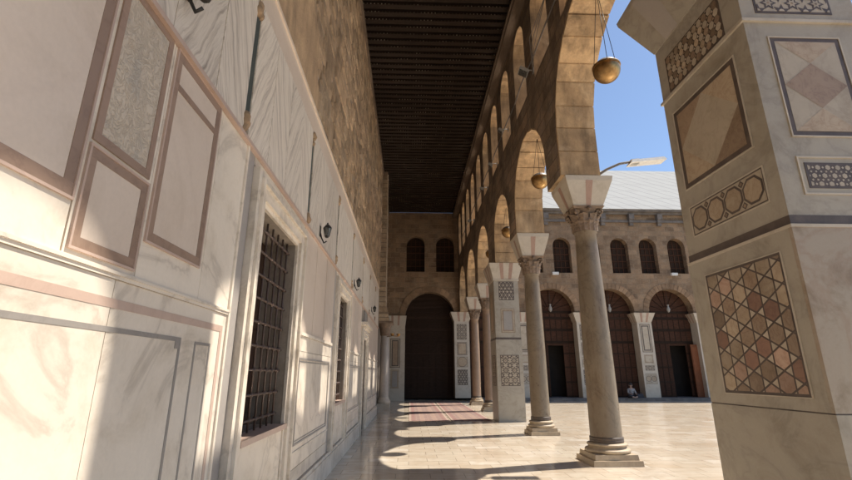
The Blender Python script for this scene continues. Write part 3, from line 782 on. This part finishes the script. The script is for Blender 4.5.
rimy(3.09, 3.71, 3.45, 4.40); rimy(3.08, 3.82, 2.95, 3.25, .014); rimx(3.39, 4.35, 3.45, 4.35); rimx(3.345, 4.345, 2.94, 3.24, .01); rimx(3.34, 4.27, 1.43, 2.51, .008, PX0-.013)
p.build('panel_rim', M['palemarble'], o)

P3 = thing('inlaid_pier', 'square white marble pier halfway down the arcade with black and white star panels', 'pier', (3.5, 16.95, 0), 'inlaid piers of the arcade')
pier_body(P3, 3.06, 3.96, 16.4, 17.5, 2.74, 4.92, 5.5, .17, ((.3, .42), (.6, .72)))
random.seed(5)
inlay('inlay_panel', P3, pat_hexf(.56, .68, .14), '-y', 16.4, 3.23, 4.15)
inlay('inlay_panel', P3, pat_slab(.5, .86, .06, 5, 2, 1), '-y', 16.4, 3.27, 2.98, mats=['darkline', 'inl_pale', 'inl_brown', 'inl_ochre', 'inl_red', 'greystrip'])
inlay('inlay_panel', P3, pat_stars(.66, 1.04, .33, 8, f=.025), '-y', 16.385, 3.18, 1.17)
inlay('inlay_panel', P3, pat_stars(.66, 1.04, .33, 8, f=.025), '-x', 3.045, 16.6, 1.17)
inlay('inlay_panel', P3, pat_slab(.6, 1.5, .06, 3, 2, 1), '-x', 3.06, 16.65, 3.0)
P0 = thing('inlaid_pier', 'square marble pier farthest behind the camera', 'pier', (3.5, -8.9, 0), 'inlaid piers of the arcade')
pier_body(P0, 3.06, 3.96, -9.5, -8.3, 2.74, 4.92, 5.5, .17, ((.3, .42), (.6, .72)))

# ------------------------------------------------------------------ arcade wall
A = thing('arcade_wall', 'tall stone arcade wall of round arches with small arched openings above', 'wall', (3.5, 10, 0))
sup = [(-9.55, -8.25, 5.5), (-5.25, -4.35, IZ), (-1.05, -.15, IZ), (PY0+.0, PY1+.12, 5.96), (8.7, 9.6, IZ), (12.82, 13.68, IZ), (16.28, 17.6, 5.5), (20.67, 21.53, IZ), (24.62, 25.48, IZ), (28.6, 28.98, 5.3)]
lp = [(-9.55, 12.5), (-9.55, 5.5)]
arches = []
for i, (a, b, z) in enumerate(sup):
    if i: lp.append((a, z))
    lp.append((b, z)) if i < len(sup) else None
    if i < len(sup)-1:
        a2 = sup[i+1][0]; hs = (a2-b)/2; yc = (a2+b)/2; zc = 6.3 if hs < 1.9 else 6.7
        if z > zc-.2: zc = z+.3
        if i == 2: zc = 6.9
        arches.append((yc, hs, zc, z, sup[i+1][2]))
        lp += arc(yc, hs, zc, 28)
lp.append((28.98, 12.5))
wh = []
y = 5.17-2.05*7
wc = []
while y < 28.3:
    wh.append(archhole(y, .62, 8.86, 10.86)); wc.append(y); y += 2.05  # openings enlarged and shifted so direct sun throws patches on the left wall
mb = MB(); prism(mb, [lp]+wh, 'yz', XA0+.01, XA1-.01, 0, 1)
mb.build('arch_wall', [M['arcade'], M['soffit']], A)
# voussoirs lining each arch: wedge blocks with fine joints, slightly proud
for (yc, hs, zc, za, zb) in arches:
    v = MB(); n = 11 if hs < 1.9 else 13
    def blk(pts):
        v_ = []
        for x in (XA0+.016+random.uniform(-.004, .004), XA1+.004): v_ += [(x, q[0], q[1]) for q in pts]
        v.add(v_, [(0, 1, 2, 3), (7, 6, 5, 4), (0, 4, 5, 1), (1, 5, 6, 2), (2, 6, 7, 3), (3, 7, 4, 0)])
    T = .34; jt = [0]+[random.uniform(-.16, .16) for _ in range(n-1)]+[0]
    for i in range(n):
        a0 = PI*(i+jt[i])/n+.007; a1 = PI*(i+1+jt[i+1])/n-.007; e = random.uniform(-.012, .018)
        blk([(yc+(hs-.02-e)*math.cos(a0), zc+(hs-.02-e)*math.sin(a0)), (yc+(hs+T)*math.cos(a0), zc+(hs+T)*math.sin(a0)), (yc+(hs+T)*math.cos(a1), zc+(hs+T)*math.sin(a1)), (yc+(hs-.02-e)*math.cos(a1), zc+(hs-.02-e)*math.sin(a1))])
    for sg, z0 in ((1, zb), (-1, za)):   # stilts
        k = max(1, round((zc-z0)/.5)); hh = (zc-z0)/k
        for j in range(k):
            e = random.uniform(0, .012); u0 = yc+sg*(hs-.02-e); u1 = yc+sg*(hs+.2)
            blk([(u0, z0+hh*j+.012), (u1, z0+hh*j+.012), (u1, z0+hh*(j+1)-.012), (u0, z0+hh*(j+1)-.012)])
    v.build('voussoirs', M['soffit'], A)
mb = MB(); mb.box(XA0-.03, XA1+.12, -9.55, 28.98, 12.5, 12.62); mb.box(XA1, XA1+.08, -9.55, 28.98, 12.3, 12.5); mb.build('cornice', M['greystone'], A)

# ------------------------------------------------------------------ ceiling
CE = thing('timber_ceiling', 'dark timber ceiling of close set beams with pale painted dots over the walkway', 'ceiling', (.8, 10, 12.))
mb = MB(); mb.box(-1.6, XA0+.02, -12, 28.98, 12.02, 12.3); mb.build('boards', M['boards'], CE)
y = -1.1; proto = None; nb = 0
mbb = MB(); mbb.box(-1.52, 2.86, -.085, .085, 11.89, 12.018)
xx = -1.45
while xx < 2.8: mbb.box(xx, xx+.028, -.094, -.0855, 11.897, 11.925, 1); xx += .105
while y < 28.7 and nb < 100:
    if proto is None: proto = mbb.build('beam', [M['beam'], M['dots']], CE); ob = proto; base = Vector((-.8, -10, -12.))
    else: ob = proto.copy(); C.objects.link(ob)
    ob.location = (-.0, y, 0); y += .3; nb += 1
# the beam mesh was stored relative to the ceiling empty; shift rows along y only
mb = MB(); mb.box(2.84, XA0+.0, -9.5, 28.98, 11.62, 11.86); mb.box(2.78, 2.84, -9.5, 28.98, 11.70, 11.80); mb.build('wall_plate', M['platewood'], CE)
mb = MB(); mb.box(-1.522, -1.44, -12, 28.98, 11.76, 11.86); mb.build('wall_plate', M['platewood'], CE)

# ------------------------------------------------------------------ facade across the courtyard
F = thing('courtyard_facade', 'two storey stone facade with wooden screened arches, arched windows and a pale lead roof', 'building', (13, YF, 0))
ac = [1.3+3.9*k for k in range(0, 11)]; XR = 44.
SP, HS = 5.3, 1.47
lp = [(-2.6, 12.), (-2.6, 0.)]
lp += [(-.28, 0.), (-.28, 4.62)]+arc(1.28, 1.56, 4.95, 24)+[(2.84, 4.62), (2.84, SP)] if False else [(-.30, 0.)]+arc(1.27, 1.57, 5.05, 24)+[(2.84, SP-.02)]
for c in ac[1:]:
    lp += [(c-HS, SP)]+arc(c, HS, SP+.12, 24)+[(c+HS, SP)]
lp += [(XR, SP), (XR, 12.)]
wc = [.33+1.95*k for k in range(0, 22)]
wh = [archhole(c, .60, 7.93, 9.75) for c in wc]
mb = MB(); prism(mb, [lp]+wh, 'xz', YF, YF+.75, 0, 0); mb.build('wall', M['facade'], F)
for i, c in enumerate(ac):
    v = MB(); hs, zc = (1.57, 5.05) if i == 0 else (HS, SP+.12); n = 19
    if i == 0: c = 1.27
    for k in range(n):
        a0 = PI*k/n+.006; a1 = PI*(k+1)/n-.006; q = []
        for yy in (YF-.03+random.uniform(-.006, .006), YF+.02): q += [(c+r*math.cos(a), yy, zc+r*math.sin(a)) for r, a in ((hs-.01, a0), (hs+.36, a0), (hs+.36, a1), (hs-.01, a1))]
        v.add(q, [(0, 1, 2, 3), (7, 6, 5, 4), (0, 4, 5, 1), (1, 5, 6, 2), (2, 6, 7, 3), (3, 7, 4, 0)])
    v.build('voussoirs', M['facade_vous'], F)
# windows
wp = None
for i, c in enumerate(wc):
    m = MB(); lh = archhole(c, .60, 7.93, 9.75); prism(m, [lh], 'xz', YF+.42, YF+.46); w = m.build('window', M['darkwood'], F)
    w['_o'] = F['_o']
    m = MB()
    for z in (8.35, 8.8, 9.25, 9.7): m.box(c-.6, c+.6, YF+.36, YF+.415, z, z+.05)
    for x in (-.3, 0, .3): m.box(c+x-.02, c+x+.02, YF+.38, YF+.415, 7.93, 10.2)
    m.build('glazing_bar', M['screenwood'], w)
# piers of the facade
for i, c in enumerate([3.25+3.9*k for k in range(0, 10)]):
    m = MB(); x0, x1 = c-.47, c+.47
    m.box(x0, x1, YF-.12, YF+.72, .15, 4.72); pr = m.build('pier', M['palemarble'], F); pr['_o'] = F['_o']
    m = MB(); m.frustum(c, YF+.3, 4.72, SP-.002, .48, .43, .70, .60)
    for s in ((.28, .40), (.6, .72)): stripe(m, c, YF+.3, 4.72, SP-.002, .48, .43, .70, .60, *s)
    m.build('impost_block', [M['palemarble'], M['redstripe']], pr)
    if i % 2 == 1:
        inlay('inlay_panel', pr, pat_slab(.66, 1.75, .1, 1), '-y', YF-.12, c-.33, 2.85); inlay('inlay_panel', pr, pat_slab(.56, .5, .04, 1, 2), '-y', YF-.12, c-.28, 2.2)
        inlay('inlay_panel', pr, pat_stars(.6, .3, .3), '-y', YF-.12, c-.3, 1.75); inlay('inlay_panel', pr, pat_octs(.7, .62, 2), '-y', YF-.12, c-.35, .95)
    else:
        inlay('inlay_panel', pr, pat_stars(.62, .95, .31), '-y', YF-.12, c-.31, 3.6); inlay('inlay_panel', pr, pat_slab(.62, .8, .05, 3), '-y', YF-.12, c-.31, 2.65)
        inlay('inlay_panel', pr, pat_octs(.66, .62, 1), '-y', YF-.12, c-.33, 1.95); inlay('inlay_panel', pr, pat_hexf(.62, .9, .16), '-y', YF-.12, c-.31, .9)
# pier left of the corridor arch
m = MB(); m.box(-1.5, -.30, YF-.22, YF-.002, .007, 4.45); pr = m.build('pier', M['palemarble'], F); pr['_o'] = F['_o']
m = MB(); m.frustum(-.9, YF-.13, 4.45, 5.05, .61, .1, .68, .14)
for s in ((.3, .4), (.6, .7)): stripe(m, -.9, YF-.13, 4.45, 5.05, .61, .1, .68, .14, *s)
m.build('impost_block', [M['palemarble'], M['redstripe']], pr)
inlay('inlay_panel', pr, pat_slab(.62, 1.75, .1, 2, 0, 1), '-y', YF-.22, -1.2, 1.9); inlay('inlay_panel', pr, pat_slab(.5, 1.1, .06, 5, 2, 1), '-y', YF-.22, -1.14, .7, mats=['darkline', 'inl_pale', 'inl_brown', 'inl_ochre', 'inl_red', 'greystrip'])
# wooden screens in the arches
ys = YF+.62
for i, c in enumerate(ac[:8]):
    m = MB(); hs, zc = (1.55, 5.05) if i == 0 else (HS, SP+.12)
    if i == 0: c = 1.27
    dw = {0: None, 2: (-.25, .75), 3: None, 4: (-.1, .95)}.get(i, (-.5, .5))
    base = [(c-hs, .1)]+arc(c, hs, zc, 20)+[(c+hs, .1)]
    lps = [base]
    if dw: lps.append([(c+dw[0], .12), (c+dw[1], .12), (c+dw[1], 3.3), (c+dw[0], 3.3)])
    prism(m, lps, 'xz', ys, ys+.06); sn = m.build('wooden_screen', M['darkwood'] if i == 0 else M['screenwood'], F); sn['_o'] = F['_o']
    m = MB()
    for z in (.15, 1.0, 1.9, 2.75, 3.42, 4.2, 4.95, SP+.05):
        if dw and z < 3.3:
            m.box(c-hs, c+dw[0], ys-.03, ys-.001, z, z+.1); m.box(c+dw[1], c+hs, ys-.03, ys-.001, z, z+.1)
        else: m.box(c-hs, c+hs, ys-.04, ys-.001, z, z+(.16 if z > 3.3 else .08))
    nn = 8
    for k in range(nn+1):
        x = c-hs+2*hs*k/nn
        if dw and c+dw[0] < x < c+dw[1]: m.box(x-.02, x+.02, ys-.02, ys-.0015, 3.5, SP); continue
        m.box(x-.02, x+.02, ys-.02, ys-.0015, .2, SP+.02)
    if i:
        for k in range(1, 8):
            a = PI*k/8; m.tube([(c+.3*math.cos(a), ys-.015, SP+.2+.3*math.sin(a)), (c+(hs-.03)*math.cos(a), ys-.015, zc+(hs-.03)*math.sin(a))], .02, 5)
    m.build('rail', M['darkwood'], sn)
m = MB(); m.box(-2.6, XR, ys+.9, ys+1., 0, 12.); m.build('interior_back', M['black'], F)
m = MB(); m.box(3.98, XR, YF-.55, YF+1.4, .005, .15); m.build('step', M['greystone'], F)
m = MB(); m.box(15.75+.0, 15.83, YF-.1, YF+.6, .16, 3.3) if False else None
m = MB(); m.box(17.95, 18.75, YF+.25, YF+.31, .16, 3.35); m.box(18.0, 18.7, YF+.235, YF+.249, .3, 1.6); m.box(18.0, 18.7, YF+.235, YF+.249, 1.75, 3.2); m.build('door_leaf', M['redwood'], F)
# cornice, corbels, roof
m = MB(); m.box(XA1+.15, XR, YF-.22, YF+.75, 12.0, 12.14); m.box(XA1+.15, XR, YF-.42, YF+.75, 12.14, 12.26); m.box(XA1+.15, XR, YF-.12, YF-.001, 11.45, 11.6); m.build('cornice', M['greystone'], F)
for k in range(1, 20):
    c = .33+1.95*k+.975
    if c < 4.4: continue
    m = MB(); m.box(c-.17, c+.17, YF-.34, YF-.002, 11.62, 11.995); m.box(c-.13, c+.13, YF-.2, YF-.003, 11.2, 11.45); m.box(c-.16, c+.16, YF-.27, YF-.125, 11.4, 11.62); m.build('corbel', M['greystone'], F)
m = MB(); m.add([(XA1+.1, YF-.5, 12.27), (XR, YF-.5, 12.27), (XR, 35.5, 18.4), (XA1+.1, 35.5, 18.4), (XA1+.1, 42, 12.2), (XR, 42, 12.2)], [(0, 1, 2, 3), (3, 2, 5, 4), (0, 3, 4), (1, 5, 2), (0, 4, 5, 1)]); m.build('roof', M['roof'], F)

# ------------------------------------------------------------------ hanging brass lamps
def globe(x, y, z, r, ztop, lab):
    o = thing('hanging_lamp', lab, 'lamp', (x, y, z), 'brass globe lamps hanging in the arches')
    p = MB(); p.lathe([(max(r*math.cos(a), .002), r*math.sin(a)) for a in [(-PI/2)+i*(PI/2+.25)/14 for i in range(15)]], 28, (x, y, z), caps=False); p.build('bowl', M['brass'], o)
    p = MB(); p.lathe([(r*1.03, r*.2), (r*1.05, r*.27), (r*1.03, r*.34)], 28, (x, y, z)); p.build('rim', M['brass'], o)
    p = MB(); p.lathe([(r*.93, r*.34), (r*.7, r*.68), (r*.35, r*.88), (.03, r*.95)], 28, (x, y, z)); p.build('lid', M['iron'], o)
    p = MB()
    for k in range(3):
        a = 2*PI*k/3+.2; p.tube([(x+r*math.cos(a), y+r*math.sin(a), z+r*.3), (x, y, ztop)], .006, 5)
    p.build('wire', M['blackmetal'], o)
globe(3.5, 6.9, 6.84, .235, 8.66, 'large brass globe lamp hanging in the nearest arch against blue sky')
globe(3.5, 11.3, 6.62, .235, 7.9, 'brass globe lamp hanging in the second arch beside the pale roof')
globe(3.5, 15.6, 6.5, .22, 7.55, 'small brass globe lamp hanging above the patterned pier in the third arch')
globe(3.5, 19.15, 6.6, .22, 7.75, 'distant brass globe lamp hanging in the arch beyond the patterned pier')

# ------------------------------------------------------------------ wall lanterns
def lantern(y, z, lab):
    x = XW+.11
    o = thing('wall_lantern', lab, 'lantern', (XW, y, z), 'black lanterns along the marble wall')
    p = MB(); p.tube([(XW-.005, y, z+.02), (XW+.03, y, z-.1), (XW+.07, y, z-.18), (x, y, z-.15)], .012, 6); p.box(XW-.005, XW+.012, y-.03, y+.03, z-.08, z+.08); p.build('bracket', M['blackmetal'], o)
    p = MB(); n = 6
    p.lathe([(.03, -.15), (.05, -.13), (.055, -.11)], n, (x, y, z), smooth=False); p.lathe([(.10, .07), (.085, .10), (.045, .15), (.02, .16), (.02, .19), (.004, .21)], n, (x, y, z), smooth=False)
    for k in range(n):
        a = 2*PI*k/n; p.tube([(x+.052*math.cos(a), y+.052*math.sin(a), z-.11), (x+.088*math.cos(a), y+.088*math.sin(a), z+.07)], .007, 5)
    p.v = [(x+(a-x)*.66, y+(b_-y)*.66, z+(c_-z)*.66) for a, b_, c_ in p.v]; p.build('cage', M['blackmetal'], o)
    p = MB(); p.lathe([(.045, -.105), (.08, .068)], n, (x, y, z), smooth=False); p.v = [(x+(a-x)*.66, y+(b_-y)*.66, z+(c_-z)*.66) for a, b_, c_ in p.v]; p.build('glass', M['glass'], o)
lantern(2.24, 3.82, 'black lantern on the wall above the carved panel at the top of the view')
lantern(6.5, 3.62, 'black lantern on the wall between the first grilled window and the second')
lantern(10.85, 3.68, 'black lantern on the wall between the second window and the door')
lantern(16.0, 3.74, 'black lantern on the wall beyond the door')

# ------------------------------------------------------------------ floodlights and conduit on the arcade
def flood(y, z, s, lab, tilt=.5):
    o = thing('floodlight', lab, 'floodlight', (XA0, y, z), 'floodlights fixed to the arcade wall')
    p = MB(); p.box(-.1*s, .1*s, -.17*s, .17*s, -.035, .035); p.box(-.085*s, .085*s, -.15*s, .15*s, -.045, -.035, 1)
    for i in range(6): p.box(-.09*s+.03*i*s, -.08*s+.03*i*s, -.15*s, .15*s, .035, .06)
    R = Matrix.Rotation(tilt, 4, 'Y') @ Matrix.Rotation(.3, 4, 'X')
    p.v = [tuple(R @ Vector(q)+Vector((XA0-.26, y, z))) for q in p.v]
    p.build('lamp_head', [M['greypaint'], M['glass']], o)
    p = MB(); p.tube([(XA0+.005, y, z+.05), (XA0-.14, y, z+.06), (XA0-.24, y, z+.03)], .014, 6); p.box(XA0-.015, XA0+.005, y-.06, y+.06, z-.02, z+.12); p.build('bracket', M['greypaint'], o)
flood(9.95, 9.05, 1.25, 'largest white floodlight on the arcade wall above the nearest column')
flood(13.0, 9.1, .8, 'white floodlight on the arcade wall above the second column')
flood(15.0, 8.85, .8, 'small floodlight on the arcade wall above the third arch')
flood(17.1, 8.8, .8, 'small floodlight on the arcade wall above the patterned pier')
flood(21.2, 8.8, .8, 'faint distant floodlight high on the arcade wall before the end wall')
mb = MB(); random.seed(2); pts = []
y = 5.
while y < 27: pts.append((XA0-.03-.01*math.sin(y*3), y, 9.42+.03*math.sin(y*1.9))); y += .35
mb.tube(pts, .022, 6)
tag(mb.build('conduit', M['greystone'], origin=(XA0, 10, 9.4)), 'thin grey cable conduit running along the arcade wall past the floodlights', 'cable')
mb = MB()
for k in range(3):
    a = [(XA0-.03, 9.9, 9.0), (XA0-.14-.05*k, 9.3, 9.3+.12*k), (XA0-.10, 8.3, 9.9), (XA0-.03, 7.3, 10.8+.3*k)]
    mb.tube(a, .008, 5)
tag(mb.build('loose_cable', M['greystone'], origin=(XA0, 9, 9)), 'loose cables hanging down the arcade wall to the largest floodlight', 'cable')

# ------------------------------------------------------------------ street lamp arm on the courtyard side
S = thing('courtyard_lamp', 'flat white lamp on a curved arm reaching out beside the nearest arch', 'lamp', (XA1, 9.0, 5.75))
p = MB(); p.tube([(XA1-.01, 8.95, 5.66), (4.25, 8.95, 5.86), (4.55, 8.95, 6.0), (4.85, 8.95, 6.06)], .028, 8); p.box(XA1, XA1+.03, 8.85, 9.05, 5.62, 5.76); p.build('arm', M['greystone'], S)
p = MB(); p.frustum(5.16, 8.95, 6.03, 6.10, .40, .13, .36, .11); p.box(4.80, 4.98, 8.88, 9.02, 6.03, 6.13); p.v = [(a, b, c+(a-5.16)*.12) for a, b, c in p.v]; p.build('lamp_head', M['whitepaint'], S)

# pale post with a pointed finial seen through the third arch
S = thing('pale_post', 'slender pale post with a pointed tip seen through the arch above the patterned pier', 'post', (4.62, 21., 0))
p = MB(); p.lathe([(.14, .0), (.12, .3), (.11, 8.1), (.15, 8.15), (.15, 8.3), (.09, 8.4), (.07, 8.9), (.01, 9.5)], 12, (4.62, 21., 0)); p.build('post', M['palemarble'], S)

# ------------------------------------------------------------------ glass lanterns in the facade arches
for k, (c, w) in enumerate(((9.1, 'left of the nearest column'), (13.0, 'above the sitting person'), (16.9, 'beside the red brown door'), (5.2, 'behind the second column'), (20.8, 'hidden behind the large inlaid pier'))):
    o = thing('glass_lantern', 'white glass lantern hanging in the facade arch '+w, 'lantern', (c, YF+.3, 5.6), 'glass lanterns in the facade arches')
    p = MB(); p.lathe([(.02, -.2), (.08, -.14), (.12, 0), (.07, .14), (.045, .2), (.075, .3)], 12, (c, YF+.3, 5.6)); p.build('shade', M['greypaint'], o)
    p = MB(); p.tube([(c, YF+.3, 5.95), (c, YF+.3, 6.85)], .012, 5); p.build('chain', M['blackmetal'], o)
for x, w in ((9.45, 'left of the nearest column'), (17.35, 'beside the large inlaid pier')):
    o = thing('window_floodlight', 'small white floodlight under the facade windows '+w, 'floodlight', (x, YF-.1, 7.9), 'small floodlights on the facade')
    p = MB(); p.box(x-.2, x+.2, YF-.3, YF-.12, 7.75, 7.92); p.box(x-.17, x+.17, YF-.31, YF-.301, 7.78, 7.89); p.build('lamp_head', M['whitepaint'], o)
    p = MB(); p.box(x-.04, x+.04, YF-.12, YF+.003, 7.8, 7.86); p.build('bracket', M['blackmetal'], o)

# ------------------------------------------------------------------ bunch of brass taps / hooks on the engaged column
o = thing('brass_lamp_bracket', 'brass bracket with two shining cups on the dark column ending the marble wall', 'bracket', (-1.0, 22.6, 3.3))
p = MB(); p.tube([(-1.12, 22.68, 3.3), (-.85, 22.5, 3.33), (-.55, 22.4, 3.3)], .02, 6); p.lathe([(.03, -.06), (.09, 0), (.1, .06)], 12, (-.85, 22.5, 3.38)); p.lathe([(.03, -.06), (.09, 0), (.1, .06)], 12, (-.55, 22.4, 3.36)); p.build('arm', M['brass'], o)

# ------------------------------------------------------------------ carpets
rg = None
spots = []
for iy in range(3):
    for ix in range(2): spots.append((.62+1.48*ix, 18.55+3.62*iy))
names = ['nearest left', 'nearest right', 'middle left', 'middle right', 'farthest left', 'farthest right']
for (x, y), nm in zip(spots, names):
    if rg is None:
        mb = MB(); mb.box(-.70, .70, -1.78, 1.78, 0, .014)
        rg = mb.build('carpet', M['rug']); r = rg
    else: r = rg.copy(); C.objects.link(r)
    r.location = (x+.08, y, .007)
    tag(r, f'red patterned carpet with a pale border, {nm} of the carpets on the walkway floor', 'carpet', 'carpets laid on the walkway')

# ------------------------------------------------------------------ seated person
def skin_fig(name, nodes, edges, mat, parent, root=0, sub=1):
    me = bpy.data.meshes.new(name); me.from_pydata([n[0] for n in nodes], edges, []); ob = bpy.data.objects.new('tmpskin', me); C.objects.link(ob)
    md = ob.modifiers.new('s', 'SKIN'); md.use_smooth_shade = True
    sv = me.skin_vertices[0].data
    for i, n in enumerate(nodes):
        r = n[1]; sv[i].radius = (r, r) if not isinstance(r, tuple) else r
    sv[root].use_root = True
    ob.modifiers.new('u', 'SUBSURF').levels = sub
    ob.modifiers['u'].render_levels = sub
    dg = bpy.context.evaluated_depsgraph_get(); m2 = bpy.data.meshes.new_from_object(ob.evaluated_get(dg)); bpy.data.objects.remove(ob)
    m2.name = name; m2.materials.clear(); m2.materials.append(mat)
    for p in m2.polygons: p.use_smooth = True
    o = bpy.data.objects.new(name, m2); C.objects.link(o); o.parent = parent; return o
skin_m = stone('skin', (.42, .27, .2), (.38, .24, .17), 8, .5, .05)
cloth1 = stone('grey_cloth', (.33, .32, .31), (.26, .25, .25), 9, .9, .3)
cloth2 = stone('dark_cloth', (.05, .05, .06), (.035, .035, .04), 9, .9, .3)
hair_m = stone('dark_hair', (.02, .015, .012), (.03, .022, .016), 30, .6, .3)
PO = thing('person', 'person in a grey top sitting on the step below the middle screened arch', 'person', (13.5, YF-.3, .15))
N = [((0, 0, .11), .14), ((0, .02, .27), .13), ((0, .03, .42), .145), ((0, .02, .52), .12), ((0, .0, .58), .055), ((0, -.01, .64), .05), ((0, -.015, .71), .088), ((0, -.01, .79), .082)]
E_ = [(i, i+1) for i in range(7)]
def ch_(start, pts):
    k = start
    for p, r in pts: N.append((p, r)); E_.append((k, len(N)-1)); k = len(N)-1
    return k
for s in (-1, 1):
    h = ch_(3, [((s*.17, .01, .50), .055), ((s*.23, -.05, .30), .042), ((s*.17, -.25, .24), .034), ((s*.13, -.32, .22), .03)])
    for q in range(4): ch_(h, [((s*(.10+.018*q), -.38, .215-.004*q), .010), ((s*(.095+.018*q), -.41, .20), .008)])
    ch_(h, [((s*.085, -.34, .225), .010)])
    ch_(0, [((s*.12, -.06, .11), .09), ((s*.27, -.32, .17), .07), ((s*.1, -.42, .06), .05), ((s*-.03, -.46, .05), .038)])
skin_fig('body', N, E_, skin_m, PO)
skin_fig('shirt', [((0, 0, .12), .165), ((0, .02, .28), .152), ((0, .03, .42), .165), ((0, .02, .52), .135), ((-.17, .01, .50), .072), ((-.23, -.05, .30), .058), ((-.18, -.2, .25), .046), ((.17, .01, .50), .072), ((.23, -.05, .30), .058), ((.18, -.2, .25), .046)], [(0, 1), (1, 2), (2, 3), (3, 4), (4, 5), (5, 6), (3, 7), (7, 8), (8, 9)], cloth1, PO)
skin_fig('trousers', [((0, 0, .10), .16), ((-.13, -.06, .11), .11), ((-.27, -.32, .17), .088), ((-.11, -.41, .07), .064), ((.13, -.06, .11), .11), ((.27, -.32, .17), .088), ((.11, -.41, .07), .064)], [(0, 1), (1, 2), (2, 3), (0, 4), (4, 5), (5, 6)], cloth2, PO)
mb = MB(); mb.ball((0, .015, .78), .105, 14); PO_ = PO['_o']; PO['_o'] = [0., 0., 0.]
mb.build('hair', hair_m, PO)
mb = MB()
for nm, c, r, sz, mm in (('eye', (-.03, -.098, .745), .011, 1, hair_m), ('eye', (.03, -.098, .745), .011, 1, hair_m), ('ear', (-.094, -.01, .735), .022, 1.3, skin_m), ('ear', (.094, -.01, .735), .022, 1.3, skin_m), ('nose', (0, -.108, .72), .016, 1.4, skin_m), ('mouth', (0, -.098, .685), .014, .4, M['inl_red'])):
    mb = MB(); mb.ball(c, r, 8, sz=sz); mb.build(nm, mm, PO)
del PO['_o']
B = thing('bag', 'small dark bag lying on the step beside the sitting person', 'bag', (14.0, YF-.3, .15))
mb = MB(); mb.frustum(14.0, YF-.3, .152, .40, .22, .12, .16, .06); mb.build('bag_body', cloth2, B)
mb = MB(); mb.tube([(13.88, YF-.3, .39), (13.92, YF-.3, .5), (14.08, YF-.3, .5), (14.12, YF-.3, .39)], .014, 6); mb.build('handle', cloth2, B)

for o in bpy.data.objects:
    if '_o' in o: del o['_o']

# ------------------------------------------------------------------ camera, light, world
cam = bpy.data.cameras.new('camera'); co = bpy.data.objects.new('camera', cam); C.objects.link(co)
cam.sensor_width = 36.; cam.lens = 455/852*36; cam.clip_end = 1000; cam.clip_start = .05
co.location = (0, 0, 1.6); co.rotation_euler = (math.radians(90+16.3), 0, math.radians(-2.0))
sc.camera = co
sx, sy = 1., .30; el = math.radians(59.0); h = math.hypot(sx, sy)
dirv = Vector((sx/h*math.cos(el), sy/h*math.cos(el), math.sin(el)))
sun = bpy.data.lights.new('sun', 'SUN'); sun.energy = 5.0; sun.angle = math.radians(.53); sun.color = (1., .92, .81)
so = bpy.data.objects.new('sun', sun); C.objects.link(so); so.rotation_euler = dirv.to_track_quat('Z', 'Y').to_euler(); so.location = (20, 6, 30)
w = bpy.data.worlds.new('World'); sc.world = w; w.use_nodes = True; nt = w.node_tree; nt.nodes.clear()
sk = nt.nodes.new('ShaderNodeTexSky'); sk.sky_type = 'NISHITA'; sk.sun_disc = False; sk.sun_elevation = el
sk.sun_rotation = math.atan2(dirv.x, dirv.y); sk.altitude = 700; sk.air_density = 1.; sk.dust_density = .6; sk.ozone_density = 1.5
bg = nt.nodes.new('ShaderNodeBackground'); bg.inputs[1].default_value = .105
ow = nt.nodes.new('ShaderNodeOutputWorld'); nt.links.new(sk.outputs[0], bg.inputs[0]); nt.links.new(bg.outputs[0], ow.inputs[0])
sc.view_settings.view_transform = 'Standard'; sc.view_settings.look = 'None'; sc.view_settings.gamma = 1.; sc.view_settings.use_curve_mapping = False
sc.view_settings.exposure = .74
sc.render.engine = 'CYCLES'
cy = sc.cycles
cy.use_denoising = True; cy.max_bounces = 10; cy.diffuse_bounces = 6; cy.glossy_bounces = 5; cy.sample_clamp_indirect = 12.; cy.caustics_reflective = True; cy.blur_glossy = 0.
try: cy.denoiser = 'OPENIMAGEDENOISE'; cy.denoising_input_passes = 'RGB_ALBEDO_NORMAL'
except Exception as ex: print(ex)
